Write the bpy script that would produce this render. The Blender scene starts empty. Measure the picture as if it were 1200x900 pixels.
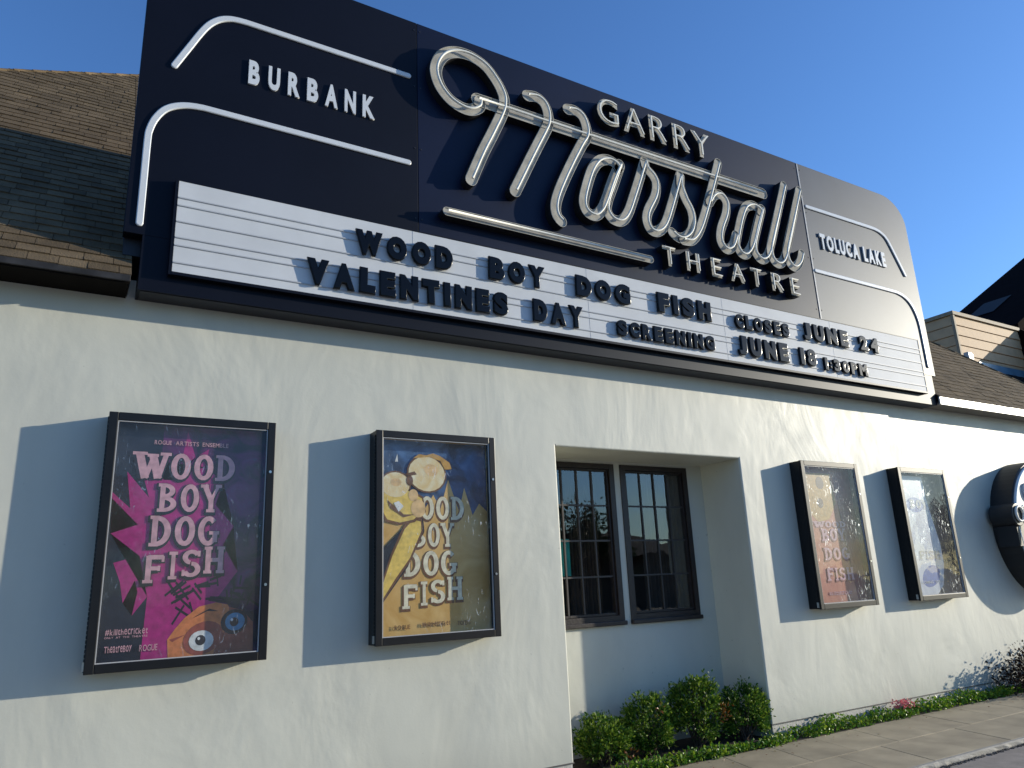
import bpy, bmesh, math, random
from mathutils import Vector, Matrix
random.seed(7)
R = math.radians
C = bpy.context.scene.collection

# ------------------------------------------------------------------ camera
CAM = Vector((0.0, -5.692, 1.6))
yaw, pitch, roll = R(31.229), R(15.121), R(-2.505)
fw = Vector((math.sin(yaw)*math.cos(pitch), math.cos(yaw)*math.cos(pitch), math.sin(pitch)))
rt = Vector((math.cos(yaw), -math.sin(yaw), 0)); up = rt.cross(fw)
r2 = math.cos(roll)*rt + math.sin(roll)*up
u2 = -math.sin(roll)*rt + math.cos(roll)*up
cam = bpy.data.cameras.new('camera'); co = bpy.data.objects.new('camera', cam); C.objects.link(co)
m3 = Matrix((r2, u2, -fw)).transposed()
co.matrix_world = Matrix.Translation(CAM) @ m3.to_4x4()
cam.sensor_width = 36; cam.lens = 26.118; cam.clip_start = .05; cam.clip_end = 3000
bpy.context.scene.camera = co

# ------------------------------------------------------------------ light
SUN = Vector((3.12, -1.0, .72)).normalized()
elev = math.asin(SUN.z); azim = math.atan2(SUN.x, SUN.y)
w = bpy.data.worlds.new('World'); bpy.context.scene.world = w; w.use_nodes = True
nt = w.node_tree; bg = nt.nodes['Background']
sky = nt.nodes.new('ShaderNodeTexSky'); sky.sky_type = 'NISHITA'; sky.sun_disc = False
sky.sun_elevation = elev; sky.sun_rotation = azim
sky.air_density = 1.15; sky.dust_density = 0.6; sky.ozone_density = 2.5
tint = nt.nodes.new('ShaderNodeVectorMath'); tint.operation = 'MULTIPLY'; tint.inputs[1].default_value = (.68, 1.03, 1.58)
nt.links.new(sky.outputs[0], tint.inputs[0]); nt.links.new(tint.outputs[0], bg.inputs[0]); bg.inputs[1].default_value = 0.13
sl = bpy.data.lights.new('sun', 'SUN'); so = bpy.data.objects.new('sun', sl); C.objects.link(so)
sl.energy = 5.0; sl.angle = R(.5); sl.color = (1, .91, .74)
so.rotation_euler = (-SUN).to_track_quat('-Z', 'Y').to_euler(); so.location = SUN*60
vs = bpy.context.scene.view_settings
vs.view_transform = 'Standard'; vs.look = 'None'; vs.exposure = 0.22; vs.gamma = 1

# ------------------------------------------------------------------ materials
def newmat(name):
    m = bpy.data.materials.new(name); m.use_nodes = True
    return m, m.node_tree.nodes, m.node_tree.links, m.node_tree.nodes['Principled BSDF']
def mat(name, col, rough=.6, var=.12, scale=6, bump=0, bscale=40, bdist=.01, metal=0, coat=0, spec=.5, island=0, stretch=None, croug=.1, tint=None):
    m, N, L, b = newmat(name)
    b.inputs['Roughness'].default_value = rough; b.inputs['Metallic'].default_value = metal
    b.inputs['Specular IOR Level'].default_value = spec
    if tint: b.inputs['Specular Tint'].default_value = (*tint, 1)
    b.inputs['Coat Weight'].default_value = coat; b.inputs['Coat Roughness'].default_value = croug
    tc = N.new('ShaderNodeTexCoord'); mp = N.new('ShaderNodeMapping')
    L.new(tc.outputs['Object'], mp.inputs[0])
    if stretch: mp.inputs['Scale'].default_value = stretch
    n = N.new('ShaderNodeTexNoise'); n.inputs['Scale'].default_value = scale; n.inputs['Detail'].default_value = 5
    L.new(mp.outputs[0], n.inputs['Vector'])
    mr = N.new('ShaderNodeMapRange'); mr.inputs[1].default_value = .3; mr.inputs[2].default_value = .7
    mr.inputs[3].default_value = 1-var; mr.inputs[4].default_value = 1+var
    L.new(n.outputs[0], mr.inputs[0])
    val = mr.outputs[0]
    if island:
        g = N.new('ShaderNodeNewGeometry'); oi = N.new('ShaderNodeObjectInfo')
        a = N.new('ShaderNodeMath'); a.operation = 'ADD'; L.new(g.outputs['Random Per Island'], a.inputs[0]); L.new(oi.outputs['Random'], a.inputs[1])
        f = N.new('ShaderNodeMath'); f.operation = 'FRACT'; L.new(a.outputs[0], f.inputs[0])
        r = N.new('ShaderNodeMapRange'); r.inputs[3].default_value = 1-island; r.inputs[4].default_value = 1+island; L.new(f.outputs[0], r.inputs[0])
        mm = N.new('ShaderNodeMath'); mm.operation = 'MULTIPLY'; L.new(val, mm.inputs[0]); L.new(r.outputs[0], mm.inputs[1]); val = mm.outputs[0]
    v = N.new('ShaderNodeVectorMath'); v.operation = 'SCALE'; v.inputs[0].default_value = col[:3]
    L.new(val, v.inputs['Scale']); L.new(v.outputs[0], b.inputs['Base Color'])
    if bump:
        n2 = N.new('ShaderNodeTexNoise'); n2.inputs['Scale'].default_value = bscale; n2.inputs['Detail'].default_value = 4
        L.new(mp.outputs[0], n2.inputs['Vector'])
        bp = N.new('ShaderNodeBump'); bp.inputs['Strength'].default_value = bump; bp.inputs['Distance'].default_value = bdist
        L.new(n2.outputs[0], bp.inputs['Height']); L.new(bp.outputs[0], b.inputs['Normal'])
    return m

def stucco_mat(name, col, rough):
    m, N, L, b = newmat(name)
    tc = N.new('ShaderNodeTexCoord')
    def noise(scale, det, st=(1, 1, 1), dis=0):
        mp = N.new('ShaderNodeMapping'); mp.inputs['Scale'].default_value = st; L.new(tc.outputs['Object'], mp.inputs[0])
        n = N.new('ShaderNodeTexNoise'); n.inputs['Scale'].default_value = scale; n.inputs['Detail'].default_value = det
        n.inputs['Distortion'].default_value = dis
        L.new(mp.outputs[0], n.inputs['Vector']); return n.outputs[0]
    a = noise(1.3, 4, (1, 1, .55), .6); c = noise(4, 3, (1.2, 1, .6), .4); f = noise(55, 3); st = noise(7, 3, (1, 1, .07))
    def rng(s, lo, hi, o0, o1):
        r = N.new('ShaderNodeMapRange'); r.inputs[1].default_value = lo; r.inputs[2].default_value = hi
        r.inputs[3].default_value = o0; r.inputs[4].default_value = o1; L.new(s, r.inputs[0]); return r.outputs[0]
    def mth(op, x, y):
        q = N.new('ShaderNodeMath'); q.operation = op
        for i, k in enumerate((x, y)):
            if isinstance(k, (int, float)): q.inputs[i].default_value = k
            else: L.new(k, q.inputs[i])
        return q.outputs[0]
    v1 = mth('MULTIPLY', rng(a, .3, .7, .95, 1.04), rng(c, .3, .7, .975, 1.02))
    v1 = mth('MULTIPLY', v1, rng(st, .35, .7, 1.005, .985))
    # a scatter of small dark nicks
    spk = noise(26, 1); v1 = mth('MULTIPLY', v1, rng(spk, .76, .80, 1.0, .8))
    # splash dirt near the ground, broken up by noise
    sx = N.new('ShaderNodeSeparateXYZ'); L.new(tc.outputs['Object'], sx.inputs[0])
    dz_ = mth('ADD', sx.outputs[2], mth('MULTIPLY', c, -.35)); v1 = mth('MULTIPLY', v1, rng(dz_, -.05, .25, .86, 1.0))
    v = N.new('ShaderNodeVectorMath'); v.operation = 'SCALE'; v.inputs[0].default_value = col; L.new(v1, v.inputs['Scale'])
    L.new(v.outputs[0], b.inputs['Base Color'])
    L.new(rng(c, .3, .7, rough-.06, rough+.08), b.inputs['Roughness'])
    h = mth('ADD', mth('MULTIPLY', a, 1.0), mth('MULTIPLY', c, .10)); h = mth('ADD', h, mth('MULTIPLY', f, .022))
    bp = N.new('ShaderNodeBump'); bp.inputs['Strength'].default_value = .65; bp.inputs['Distance'].default_value = .028
    L.new(h, bp.inputs['Height']); L.new(bp.outputs[0], b.inputs['Normal'])
    return m

def leafmat(name, col, col2, rough=.45, trans=.25, spec=.5):
    m, N, L, b = newmat(name); b.inputs['Specular IOR Level'].default_value = spec
    g = N.new('ShaderNodeNewGeometry'); mx = N.new('ShaderNodeMix'); mx.data_type = 'RGBA'
    pw = N.new('ShaderNodeMath'); pw.operation = 'POWER'; pw.inputs[1].default_value = 2.2; L.new(g.outputs['Random Per Island'], pw.inputs[0]); L.new(pw.outputs[0], mx.inputs[0]); mx.inputs[6].default_value = (*col, 1); mx.inputs[7].default_value = (*col2, 1)
    L.new(mx.outputs[2], b.inputs['Base Color']); b.inputs['Roughness'].default_value = rough
    t = N.new('ShaderNodeBsdfTranslucent'); L.new(mx.outputs[2], t.inputs[0])
    ms = N.new('ShaderNodeMixShader'); ms.inputs[0].default_value = trans
    out = N['Material Output']; L.new(b.outputs[0], ms.inputs[1]); L.new(t.outputs[0], ms.inputs[2]); L.new(ms.outputs[0], out.inputs[0])
    return m
def glassmat(name, rough=.02, tint=(.93, .95, .95), wav=.02, ws=1.5, ior=1.5, scr=0, dust_haze=0):
    m, N, L, b = newmat(name); N.remove(b)
    tr = N.new('ShaderNodeBsdfTransparent'); tr.inputs[0].default_value = (*tint, 1)
    gl = N.new('ShaderNodeBsdfGlossy'); gl.inputs['Roughness'].default_value = rough; gl.inputs[0].default_value = (1, 1, 1, 1)
    lw = N.new('ShaderNodeLayerWeight'); lw.inputs[0].default_value = .5
    pw = N.new('ShaderNodeMath'); pw.operation = 'POWER'; L.new(lw.outputs['Facing'], pw.inputs[0]); pw.inputs[1].default_value = 5
    f0 = ((ior-1)/(ior+1))**2*(1.8 if ior > 1.6 else 1.1); fr = N.new('ShaderNodeMapRange'); fr.inputs[3].default_value = f0; fr.inputs[4].default_value = 1; L.new(pw.outputs[0], fr.inputs[0])
    tc = N.new('ShaderNodeTexCoord'); n = N.new('ShaderNodeTexNoise'); n.inputs['Scale'].default_value = ws; L.new(tc.outputs['Object'], n.inputs['Vector'])
    bp = N.new('ShaderNodeBump'); bp.inputs['Strength'].default_value = 1; bp.inputs['Distance'].default_value = wav; L.new(n.outputs[0], bp.inputs['Height'])
    L.new(bp.outputs[0], gl.inputs['Normal'])
    ms = N.new('ShaderNodeMixShader'); L.new(fr.outputs[0], ms.inputs[0]); L.new(tr.outputs[0], ms.inputs[1]); L.new(gl.outputs[0], ms.inputs[2])
    last = ms.outputs[0]
    if dust_haze:   # dusty film on the old acrylic, its paleness also painting in washed-out reflections
        dd = N.new('ShaderNodeBsdfDiffuse'); dd.inputs[0].default_value = (.75, .73, .70, 1)
        n4 = N.new('ShaderNodeTexNoise'); n4.inputs['Scale'].default_value = 3; n4.inputs['Detail'].default_value = 6; L.new(tc.outputs['Object'], n4.inputs['Vector'])
        r4 = N.new('ShaderNodeMapRange'); r4.inputs[1].default_value = .3; r4.inputs[2].default_value = .7; r4.inputs[3].default_value = dust_haze*.5; r4.inputs[4].default_value = dust_haze*1.4; L.new(n4.outputs[0], r4.inputs[0])
        m4 = N.new('ShaderNodeMixShader'); L.new(r4.outputs[0], m4.inputs[0]); L.new(last, m4.inputs[1]); L.new(dd.outputs[0], m4.inputs[2]); last = m4.outputs[0]
    if scr:   # scuffs and scratches etched into the acrylic
        df = N.new('ShaderNodeBsdfGlossy'); df.inputs['Roughness'].default_value = .45; df.inputs[0].default_value = (.8, .85, .9, 1)
        mp = N.new('ShaderNodeMapping'); mp.inputs['Rotation'].default_value = (0, .5, 0); mp.inputs['Scale'].default_value = (1, 1, .3); L.new(tc.outputs['Object'], mp.inputs[0])
        vo = N.new('ShaderNodeTexNoise'); vo.inputs['Scale'].default_value = 24; vo.inputs['Detail'].default_value = 3; vo.inputs['Distortion'].default_value = 2.2
        L.new(mp.outputs[0], vo.inputs['Vector'])
        n3 = N.new('ShaderNodeTexNoise'); n3.inputs['Scale'].default_value = 2.6; L.new(tc.outputs['Object'], n3.inputs['Vector'])
        r1 = N.new('ShaderNodeMapRange'); r1.inputs[1].default_value = .63; r1.inputs[2].default_value = .72; L.new(vo.outputs[0], r1.inputs[0])
        r2_ = N.new('ShaderNodeMapRange'); r2_.inputs[1].default_value = .48; r2_.inputs[2].default_value = .62; r2_.inputs[4].default_value = scr; L.new(n3.outputs[0], r2_.inputs[0])
        mu = N.new('ShaderNodeMath'); mu.operation = 'MULTIPLY'; L.new(r1.outputs[0], mu.inputs[0]); L.new(r2_.outputs[0], mu.inputs[1])
        m2 = N.new('ShaderNodeMixShader'); L.new(mu.outputs[0], m2.inputs[0]); L.new(last, m2.inputs[1]); L.new(df.outputs[0], m2.inputs[2]); last = m2.outputs[0]
    L.new(last, N['Material Output'].inputs[0])
    return m

M = {}
M['stucco'] = stucco_mat('stucco', (.55, .55, .475), .50)
M['plinth'] = mat('plinth_concrete', (.50, .48, .43), .8, .15, 9, .4, 60)
M['screed'] = mat('screed_metal', (.10, .09, .085), .6)
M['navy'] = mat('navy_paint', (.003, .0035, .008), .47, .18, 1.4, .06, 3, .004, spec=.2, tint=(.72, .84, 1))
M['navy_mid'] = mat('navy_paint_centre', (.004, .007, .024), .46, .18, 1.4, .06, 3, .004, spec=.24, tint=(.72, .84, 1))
M['navy_haze'] = mat('navy_paint_faded_haze', (.020, .027, .042), .50, .3, 1.2, .06, 3, .004, spec=.45, tint=(.72, .84, 1))  # dusty faded navy, paler still to paint in the sun's hazy sheen
M['navy_side'] = mat('navy_side_paint', (.012, .012, .020), .5, .2, 3)
M['seam'] = mat('seam_metal', (.42, .42, .42), .4, .1, 5)
M['white_tube'] = mat('milky_glass_tube', (.62, .68, .72), .22, .03, 4, coat=.4)
M['chan_black'] = mat('black_channel_return', (.012, .012, .014), .45, .2, 5)
M['chan_grey'] = mat('silver_channel_paint', (.40, .385, .345), .85, .2, 9, .1, 30, .002, spec=.06)
M['neon'] = mat('unlit_neon_glass', (.78, .77, .70), .5, .04, 6, spec=.3)
M['white_letter'] = mat('white_enamel', (.60, .63, .66), .35, .04, 5)
M['acrylic'] = mat('milk_acrylic', (.57, .59, .61), .6, .06, 3, spec=.2)
M['track'] = mat('acrylic_track', (.42, .44, .47), .5, .03, 4, spec=.2)
M['letter'] = mat('glossy_black_plastic', (.003, .003, .004), .2, .1, 4, spec=.22)
M['case'] = mat('black_anodised_metal', (.008, .008, .009), .38, .2, 8, .05, 60, .001, metal=.0, spec=.35)
M['case_in'] = mat('case_lining', (.03, .03, .035), .7)
M['steel'] = mat('lock_steel', (.6, .6, .58), .3, metal=1)
M['winwood'] = mat('dark_window_paint', (.016, .010, .009), .45, .25, 9, .2, 40)
M['lead'] = mat('muntin_paint', (.035, .030, .028), .5, .2, 9)
M['glass'] = glassmat('window_glass', .01, wav=.004, ws=2.2, ior=1.7)
M['acr_s'] = glassmat('scuffed_acrylic', .03, wav=.006, ws=3, scr=.6, ior=1.4, dust_haze=.08)
M['acr'] = glassmat('poster_acrylic', .03, wav=.004, ws=2.5, scr=.35, ior=1.4, dust_haze=.035)
M['room'] = mat('room_wall_paint', (.10, .08, .06), .9)
M['curtain'] = mat('curtain_cloth', (.045, .032, .024), .9, .2, 5)
M['teal'] = mat('teal_panel', (.01, .30, .24), .5)
M['shingle'] = mat('asphalt_shingle', (.125, .092, .055), .9, .2, 5, .6, 90, .01, island=.2, spec=.15)
M['roofbase'] = mat('roofing_felt', (.05, .038, .026), .9, .2, 12)
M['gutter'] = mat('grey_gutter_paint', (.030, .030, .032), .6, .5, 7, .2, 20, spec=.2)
M['gutter_w'] = mat('white_paint_gutter_glare', (.62, .60, .56), .35, .06, 5)  # plain white; on the right gutter it paints in the sun highlight
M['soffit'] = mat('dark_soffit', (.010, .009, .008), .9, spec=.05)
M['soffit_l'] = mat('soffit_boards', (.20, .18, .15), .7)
M['siding'] = mat('beige_siding', (.50, .32, .17), .7, .08, 6, .2, 20)
M['siding_trim'] = mat('siding_trim', (.26, .20, .13), .7, .2, 12)
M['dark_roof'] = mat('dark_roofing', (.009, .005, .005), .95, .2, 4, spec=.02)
M['bluewin'] = mat('blue_glazed_trim', (.08, .17, .26), .3, .2, 4)
M['walk'] = mat('sidewalk_slate', (.34, .28, .185), .75, .22, 3, .4, 45, .004, island=.07)
M['joint'] = mat('sidewalk_joint', (.27, .22, .15), .9, .2, 20)
M['kerb'] = mat('kerb_concrete', (.30, .28, .24), .8, .15, 14, .5, 60)
M['road'] = mat('road_surface', (.27, .235, .205), .85, .15, 8, .6, 120, .008)
M['pebble'] = mat('pebble', (.08, .07, .06), .8, .3, 9, island=.5)
M['soil'] = mat('soil', (.035, .026, .018), .95, .4, 20, .8, 50)
M['ground'] = mat('dry_ground', (.12, .10, .07), .95, .3, .3)
M['bark'] = mat('bark', (.07, .045, .03), .9, .3, 20, .5, 40)
M['leaf'] = leafmat('boxwood_leaf', (.024, .085, .008), (.26, .36, .04), .45, .25, .22)
M['leaf_o'] = leafmat('turning_leaf', (.20, .05, .01), (.16, .14, .02), .4, .2)
M['leaf_g'] = leafmat('ground_cover_leaf', (.05, .16, .012), (.30, .40, .03), .4, .28, .3)
M['leaf_d'] = leafmat('bronze_leaf', (.020, .016, .010), (.055, .028, .022), .7, .15, .12)
M['leaf_t'] = leafmat('tree_leaf', (.02, .045, .010), (.05, .08, .02), .5, .2)
M['petal'] = leafmat('pink_petal', (.55, .12, .16), (.60, .28, .25), .5, .3)
M['render_wall'] = mat('tan_render', (.16, .12, .09), .9, .2, .5)
M['darkglass'] = mat('dark_glass', (.02, .025, .03), .1)
def flat(name, c, r=.5): 
    M[name] = mat(name, c, r, .22, 22)
    return M[name]

# ------------------------------------------------------------------ helpers
WL = {}
def wloc(o): return WL.get(o.name, Vector((0, 0, 0)))
def obj(name, me, m, parent=None, world=True, smooth=False):
    if isinstance(me, bmesh.types.BMesh):
        b = me; me = bpy.data.meshes.new(name); b.to_mesh(me); b.free()
    o = bpy.data.objects.new(name, me); C.objects.link(o)
    for k in (m if isinstance(m, (list, tuple)) else [m]):
        if len(me.materials) < (len(m) if isinstance(m, (list, tuple)) else 1): me.materials.append(k)
    if parent:
        o.parent = parent; WL[o.name] = wloc(parent).copy()
        if world: me.transform(Matrix.Translation(-wloc(parent)))
    if smooth: me.polygons.foreach_set('use_smooth', [True]*len(me.polygons))
    return o
def thing(name, label, cat, loc=(0, 0, 0), group=None):
    o = bpy.data.objects.new(name, None); C.objects.link(o); o.location = loc; o.empty_display_size = .1
    WL[o.name] = Vector(loc); o['label'] = label; o['category'] = cat
    if group: o['group'] = group
    return o
def tag(o, label, cat, group=None):
    o['label'] = label; o['category'] = cat
    if group: o['group'] = group
    return o
def struct(name, me, m):
    o = obj(name, me, m); o['kind'] = 'structure'; return o
def box(bm, x0, x1, y0, y1, z0, z1, mi=0, bev=0):
    vs_ = [bm.verts.new((x, y, z)) for x in (x0, x1) for y in (y0, y1) for z in (z0, z1)]
    fs = []
    for idx in ((0, 1, 3, 2), (4, 6, 7, 5), (0, 4, 5, 1), (2, 3, 7, 6), (0, 2, 6, 4), (1, 5, 7, 3)):
        f = bm.faces.new([vs_[i] for i in idx]); f.material_index = mi; fs.append(f)
    if bev:
        es = list({e for f in fs for e in f.edges})
        bmesh.ops.bevel(bm, geom=es, offset=bev, segments=2, affect='EDGES', profile=.5)
    return vs_
def boxm(x0, x1, y0, y1, z0, z1, bev=0):
    b = bmesh.new(); box(b, x0, x1, y0, y1, z0, z1, 0, bev); return b
def poly_prism(bm, pts, y0, y1, mi=0, bev=0):
    """pts (x,z) extruded from y0 (front) to y1"""
    a = [bm.verts.new((p[0], y0, p[1])) for p in pts]; b = [bm.verts.new((p[0], y1, p[1])) for p in pts]
    n = len(pts); fs = [bm.faces.new(a), bm.faces.new(b[::-1])]
    for i in range(n): fs.append(bm.faces.new((a[i], b[i], b[(i+1) % n], a[(i+1) % n])))
    for f in fs: f.material_index = mi
    bmesh.ops.recalc_face_normals(bm, faces=fs)
    if bev: bmesh.ops.bevel(bm, geom=list(fs[0].edges), offset=bev, segments=3, affect='EDGES', profile=.5)
def quad(bm, *pts, mi=0):
    f = bm.faces.new([bm.verts.new(p) for p in pts]); f.material_index = mi; return f
def catmull(P, n=6):
    P = [Vector(p) for p in P]; out = []
    for i in range(len(P)-1):
        p0 = P[max(i-1, 0)]; p1 = P[i]; p2 = P[i+1]; p3 = P[min(i+2, len(P)-1)]
        for k in range(n):
            t = k/n
            out.append(.5*((2*p1)+(-p0+p2)*t+(2*p0-5*p1+4*p2-p3)*t*t+(-p0+3*p1-3*p2+p3)*t**3))
    out.append(P[-1]); return out
def tube(bm, P, r, seg=10, caps=True, mi=0):
    rings = []; n = len(P); prev = None
    for i in range(n):
        t = (P[min(i+1, n-1)]-P[max(i-1, 0)]).normalized()
        ref = Vector((0, 1, 0)) if abs(t.y) < .9 else Vector((1, 0, 0))
        a = t.cross(ref).normalized(); b = a.cross(t)
        rr = r[i] if isinstance(r, (list, tuple)) else r
        rings.append([bm.verts.new(P[i]+rr*(math.cos(q)*a+math.sin(q)*b)) for q in [2*math.pi*k/seg for k in range(seg)]])
    for i in range(n-1):
        for k in range(seg):
            f = bm.faces.new((rings[i][k], rings[i][(k+1) % seg], rings[i+1][(k+1) % seg], rings[i+1][k])); f.smooth = True; f.material_index = mi
    if caps: bm.faces.new(rings[0]); bm.faces.new(rings[-1][::-1])
def v3(P, y): return [Vector((p[0], y, p[1])) for p in P]
def channel(P, wd, t, y0, h, fd, ch=0):
    """open-faced channel following (x,z) path P; front at y0-h. slot 0 black returns, slot 1 silver"""
    bm = bmesh.new(); P = [Vector((p[0], p[1])) for p in P]; n = len(P)
    T = [(P[min(i+1, n-1)]-P[max(i-1, 0)]).normalized() for i in range(n)]
    def loop(r):
        L_ = [P[i]+r*Vector((-T[i].y, T[i].x)) for i in range(n)]
        Rr = [P[i]-r*Vector((-T[i].y, T[i].x)) for i in range(n)]
        def cap(c, d, s):
            nn = Vector((-d.y, d.x))*s
            return [c+r*(math.cos(a)*nn+math.sin(a)*d) for a in [math.pi*k/8 for k in range(1, 8)]]
        return L_ + cap(P[-1], T[-1], 1) + Rr[::-1] + cap(P[0], -T[0], 1)
    lo, li = loop(wd/2), loop(wd/2-t); yt = y0-h
    def ring(l, y): return [bm.verts.new((p.x, y, p.y)) for p in l]
    R_ = [ring(lo, y0), ring(lo, yt+ch), ring(li, yt), ring(li, yt+fd)]; k = len(lo)
    for a in range(3):
        for i in range(k):
            f = bm.faces.new((R_[a][i], R_[a][(i+1) % k], R_[a+1][(i+1) % k], R_[a+1][i])); f.material_index = 0 if a == 0 else 1
    fl = R_[3]; Lf = fl[:n]; c1 = fl[n:n+7]; Rf = fl[n+7:2*n+7]; c0 = fl[2*n+7:]; Rb = Rf[::-1]
    for i in range(n-1):
        f = bm.faces.new((Lf[i], Rb[i], Rb[i+1], Lf[i+1])); f.material_index = 1
    f = bm.faces.new([Lf[-1]]+c1+[Rf[0]]); f.material_index = 1
    f = bm.faces.new([Rb[0]]+c0+[Lf[0]]); f.material_index = 1
    bmesh.ops.recalc_face_normals(bm, faces=bm.faces[:])
    return bm

# glyphs from the built-in outline font
GC = {}
def glyph(ch, off, ext, bev, res=4):
    key = (ch, off, ext, bev)
    if key not in GC:
        cu = bpy.data.curves.new('g', 'FONT'); cu.body = ch; cu.size = 1; cu.offset = off; cu.extrude = ext
        cu.bevel_depth = bev; cu.bevel_resolution = 4 if bev > .04 else (2 if bev else 0); cu.resolution_u = res
        o = bpy.data.objects.new('g', cu); C.objects.link(o)
        dg = bpy.context.evaluated_depsgraph_get(); me = bpy.data.meshes.new_from_object(o.evaluated_get(dg))
        bpy.data.objects.remove(o); bpy.data.curves.remove(cu)
        me.transform(Matrix.Rotation(R(90), 4, 'X'))
        xs = [v.co.x for v in me.vertices]; zs = [v.co.z for v in me.vertices]
        GC[key] = (me, min(xs), max(xs), min(zs), max(zs))
    return GC[key]
def letter_mesh(ch, x0, x1, z0, z1, ymid, dep, off=.0, bev=.0, ext=.1):
    """one glyph stretched to a world box; total depth dep centred on ymid"""
    me, a, b, c, d = glyph(ch, off, ext, bev); me = me.copy(); me.materials.clear()
    tot = 2*(ext+bev)
    S = Matrix.Diagonal(((x1-x0)/(b-a), dep/tot, (z1-z0)/(d-c), 1))
    me.transform(Matrix.Translation((x0, ymid, z0)) @ S @ Matrix.Translation((-a, 0, -c)))
    return me
def layout(word, x0, x1, off, gap=.12):
    ws = []
    for ch in word:
        g = glyph(ch, off, .1, 0); ws.append(g[2]-g[1])
    s = (x1-x0)/(sum(ws)+gap*(len(word)-1)); x = x0; o = []
    for ch, w_ in zip(word, ws): o.append((ch, x, x+w_*s)); x += (w_+gap)*s
    return o

# ================================================================== GROUND
gb = bmesh.new(); quad(gb, (-700, -700, -.30), (700, -700, -.30), (700, 700, -.30), (-700, 700, -.30)); struct('ground', gb, M['ground'])
rb = boxm(-60, 90, -14, -1.55, -.28, -.045); struct('road', rb, M['road'])
struct('opposite_pavement', boxm(-60, 90, -17, -14.004, -.28, .03), M['kerb'])
struct('lawn', boxm(-60, 90, -60, -17.004, -.28, .0), M['ground'])
sw = struct('sidewalk', boxm(-6, 30, -1.50, -.22, -.25, -.006), M['joint'])
struct('planting_bed', boxm(-6, 30, -.216, .02, -.25, .0), M['soil'])
struct('planting_bed_recess', boxm(3.92, 6.32, .021, .60, -.25, .004), M['soil'])
# slabs
k = 0
for row, (ya, yb_) in enumerate(((-1.495, -.872), (-.862, -.222))):
    x = -5.8 + .3*row
    while x < 24:
        wd_ = .62; g_ = .0025
        b = bmesh.new(); sk = .28
        dz = random.uniform(-.0012, .0012)
        pts = [(x+g_+sk*(ya+1.5), ya), (x+wd_-g_+sk*(ya+1.5), ya), (x+wd_-g_+sk*(yb_+1.5), yb_), (x+g_+sk*(yb_+1.5), yb_)]
        lo_ = [b.verts.new((p[0], p[1], -.03)) for p in pts]; hi = [b.verts.new((p[0], p[1], dz)) for p in pts]
        top = b.faces.new(hi)
        for i in range(4): b.faces.new((lo_[i], lo_[(i+1) % 4], hi[(i+1) % 4], hi[i]))
        bmesh.ops.bevel(b, geom=list(top.edges), offset=.002, segments=1, affect='EDGES')
        obj('slab', b, M['walk'], sw); x += wd_
# kerb with a worn, uneven face
b = bmesh.new(); nseg = 460; prev = None
for i in range(nseg+1):
    xx = -6+36*i/nseg; j = random.uniform(-.007, .007); j2 = random.uniform(-.012, .008)
    cur = [b.verts.new((xx, -1.496, -.001)), b.verts.new((xx, -1.525+j*.5, -.001)), b.verts.new((xx, -1.534+j*.5, -.010)), b.verts.new((xx, -1.537+j2*.6, -.03)), b.verts.new((xx, -1.545, -.30)), b.verts.new((xx, -1.496, -.30))]
    if prev:
        for q in range(6): b.faces.new((prev[q], prev[(q+1) % 6], cur[(q+1) % 6], cur[q]))
    prev = cur
bmesh.ops.recalc_face_normals(b, faces=b.faces[:]); struct('kerb', b, M['kerb'])
b = bmesh.new()
for i in range(2600):
    xx = random.uniform(3, 22); yy = -1.552-abs(random.gauss(0, .016)); rr = random.uniform(.004, .012)
    bmesh.ops.create_icosphere(b, subdivisions=1, radius=rr, matrix=Matrix.Translation((xx, yy, -.044+rr*.4)) @ Matrix.Diagonal((1.2, 1, .7, 1)))
o = obj('kerb_pebbles', b, M['pebble']); o['kind'] = 'stuff'; tag(o, 'line of dark grit and pebbles lying along the kerb', 'gravel')

# ================================================================== THEATRE BUILDING
BX0, BX1 = -4.8, 15.0
bld = thing('theatre_building', 'pale grey stucco theatre with steep brown shingle roof and deep window recess', 'building', (5, 5, 0))
RD = .60; RX0, RX1, RZ = 3.90, 6.335, 2.84; ZW = .135; ZT = 3.86
def arc2(cx, cy, r, a0, a1, n=6): return [(cx+r*math.cos(R(a0+(a1-a0)*i/n)), cy+r*math.sin(R(a0+(a1-a0)*i/n))) for i in range(n+1)]
rr = .018
b = bmesh.new()
def sweep_plan(bm, pts, z0, z1, nz=1):
    cols = [[bm.verts.new((p[0], p[1], z0+(z1-z0)*k/nz)) for k in range(nz+1)] for p in pts]
    for i in range(len(pts)-1):
        for k in range(nz): bm.faces.new((cols[i][k], cols[i+1][k], cols[i+1][k+1], cols[i][k+1]))
left_plan = [(BX0, 12), (BX0, 0)] + [(RX0-rr, 0)] + arc2(RX0-rr, rr, rr, -90, 0) + [(RX0, RD)]
right_plan = [(RX1, RD)] + arc2(RX1+rr, rr, rr, 180, 270) + [(BX1, 0), (BX1, 12)]
sweep_plan(b, left_plan, ZW, RZ+rr); sweep_plan(b, right_plan, ZW, RZ+rr)
quad(b, (BX0, 0, RZ+rr), (BX1, 0, RZ+rr), (BX1, 0, ZT), (BX0, 0, ZT))
quad(b, (BX1, 0, RZ+rr), (BX1, 12, RZ+rr), (BX1, 12, ZT), (BX1, 0, ZT)); quad(b, (BX0, 12, RZ+rr), (BX0, 0, RZ+rr), (BX0, 0, ZT), (BX0, 12, ZT))
quad(b, (BX1, 12, ZW), (BX0, 12, ZW), (BX0, 12, ZT), (BX1, 12, ZT))
lin = arc2(0, 0, rr, -90, 0)   # rounded lower edge of the lintel, and the recess ceiling
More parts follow.
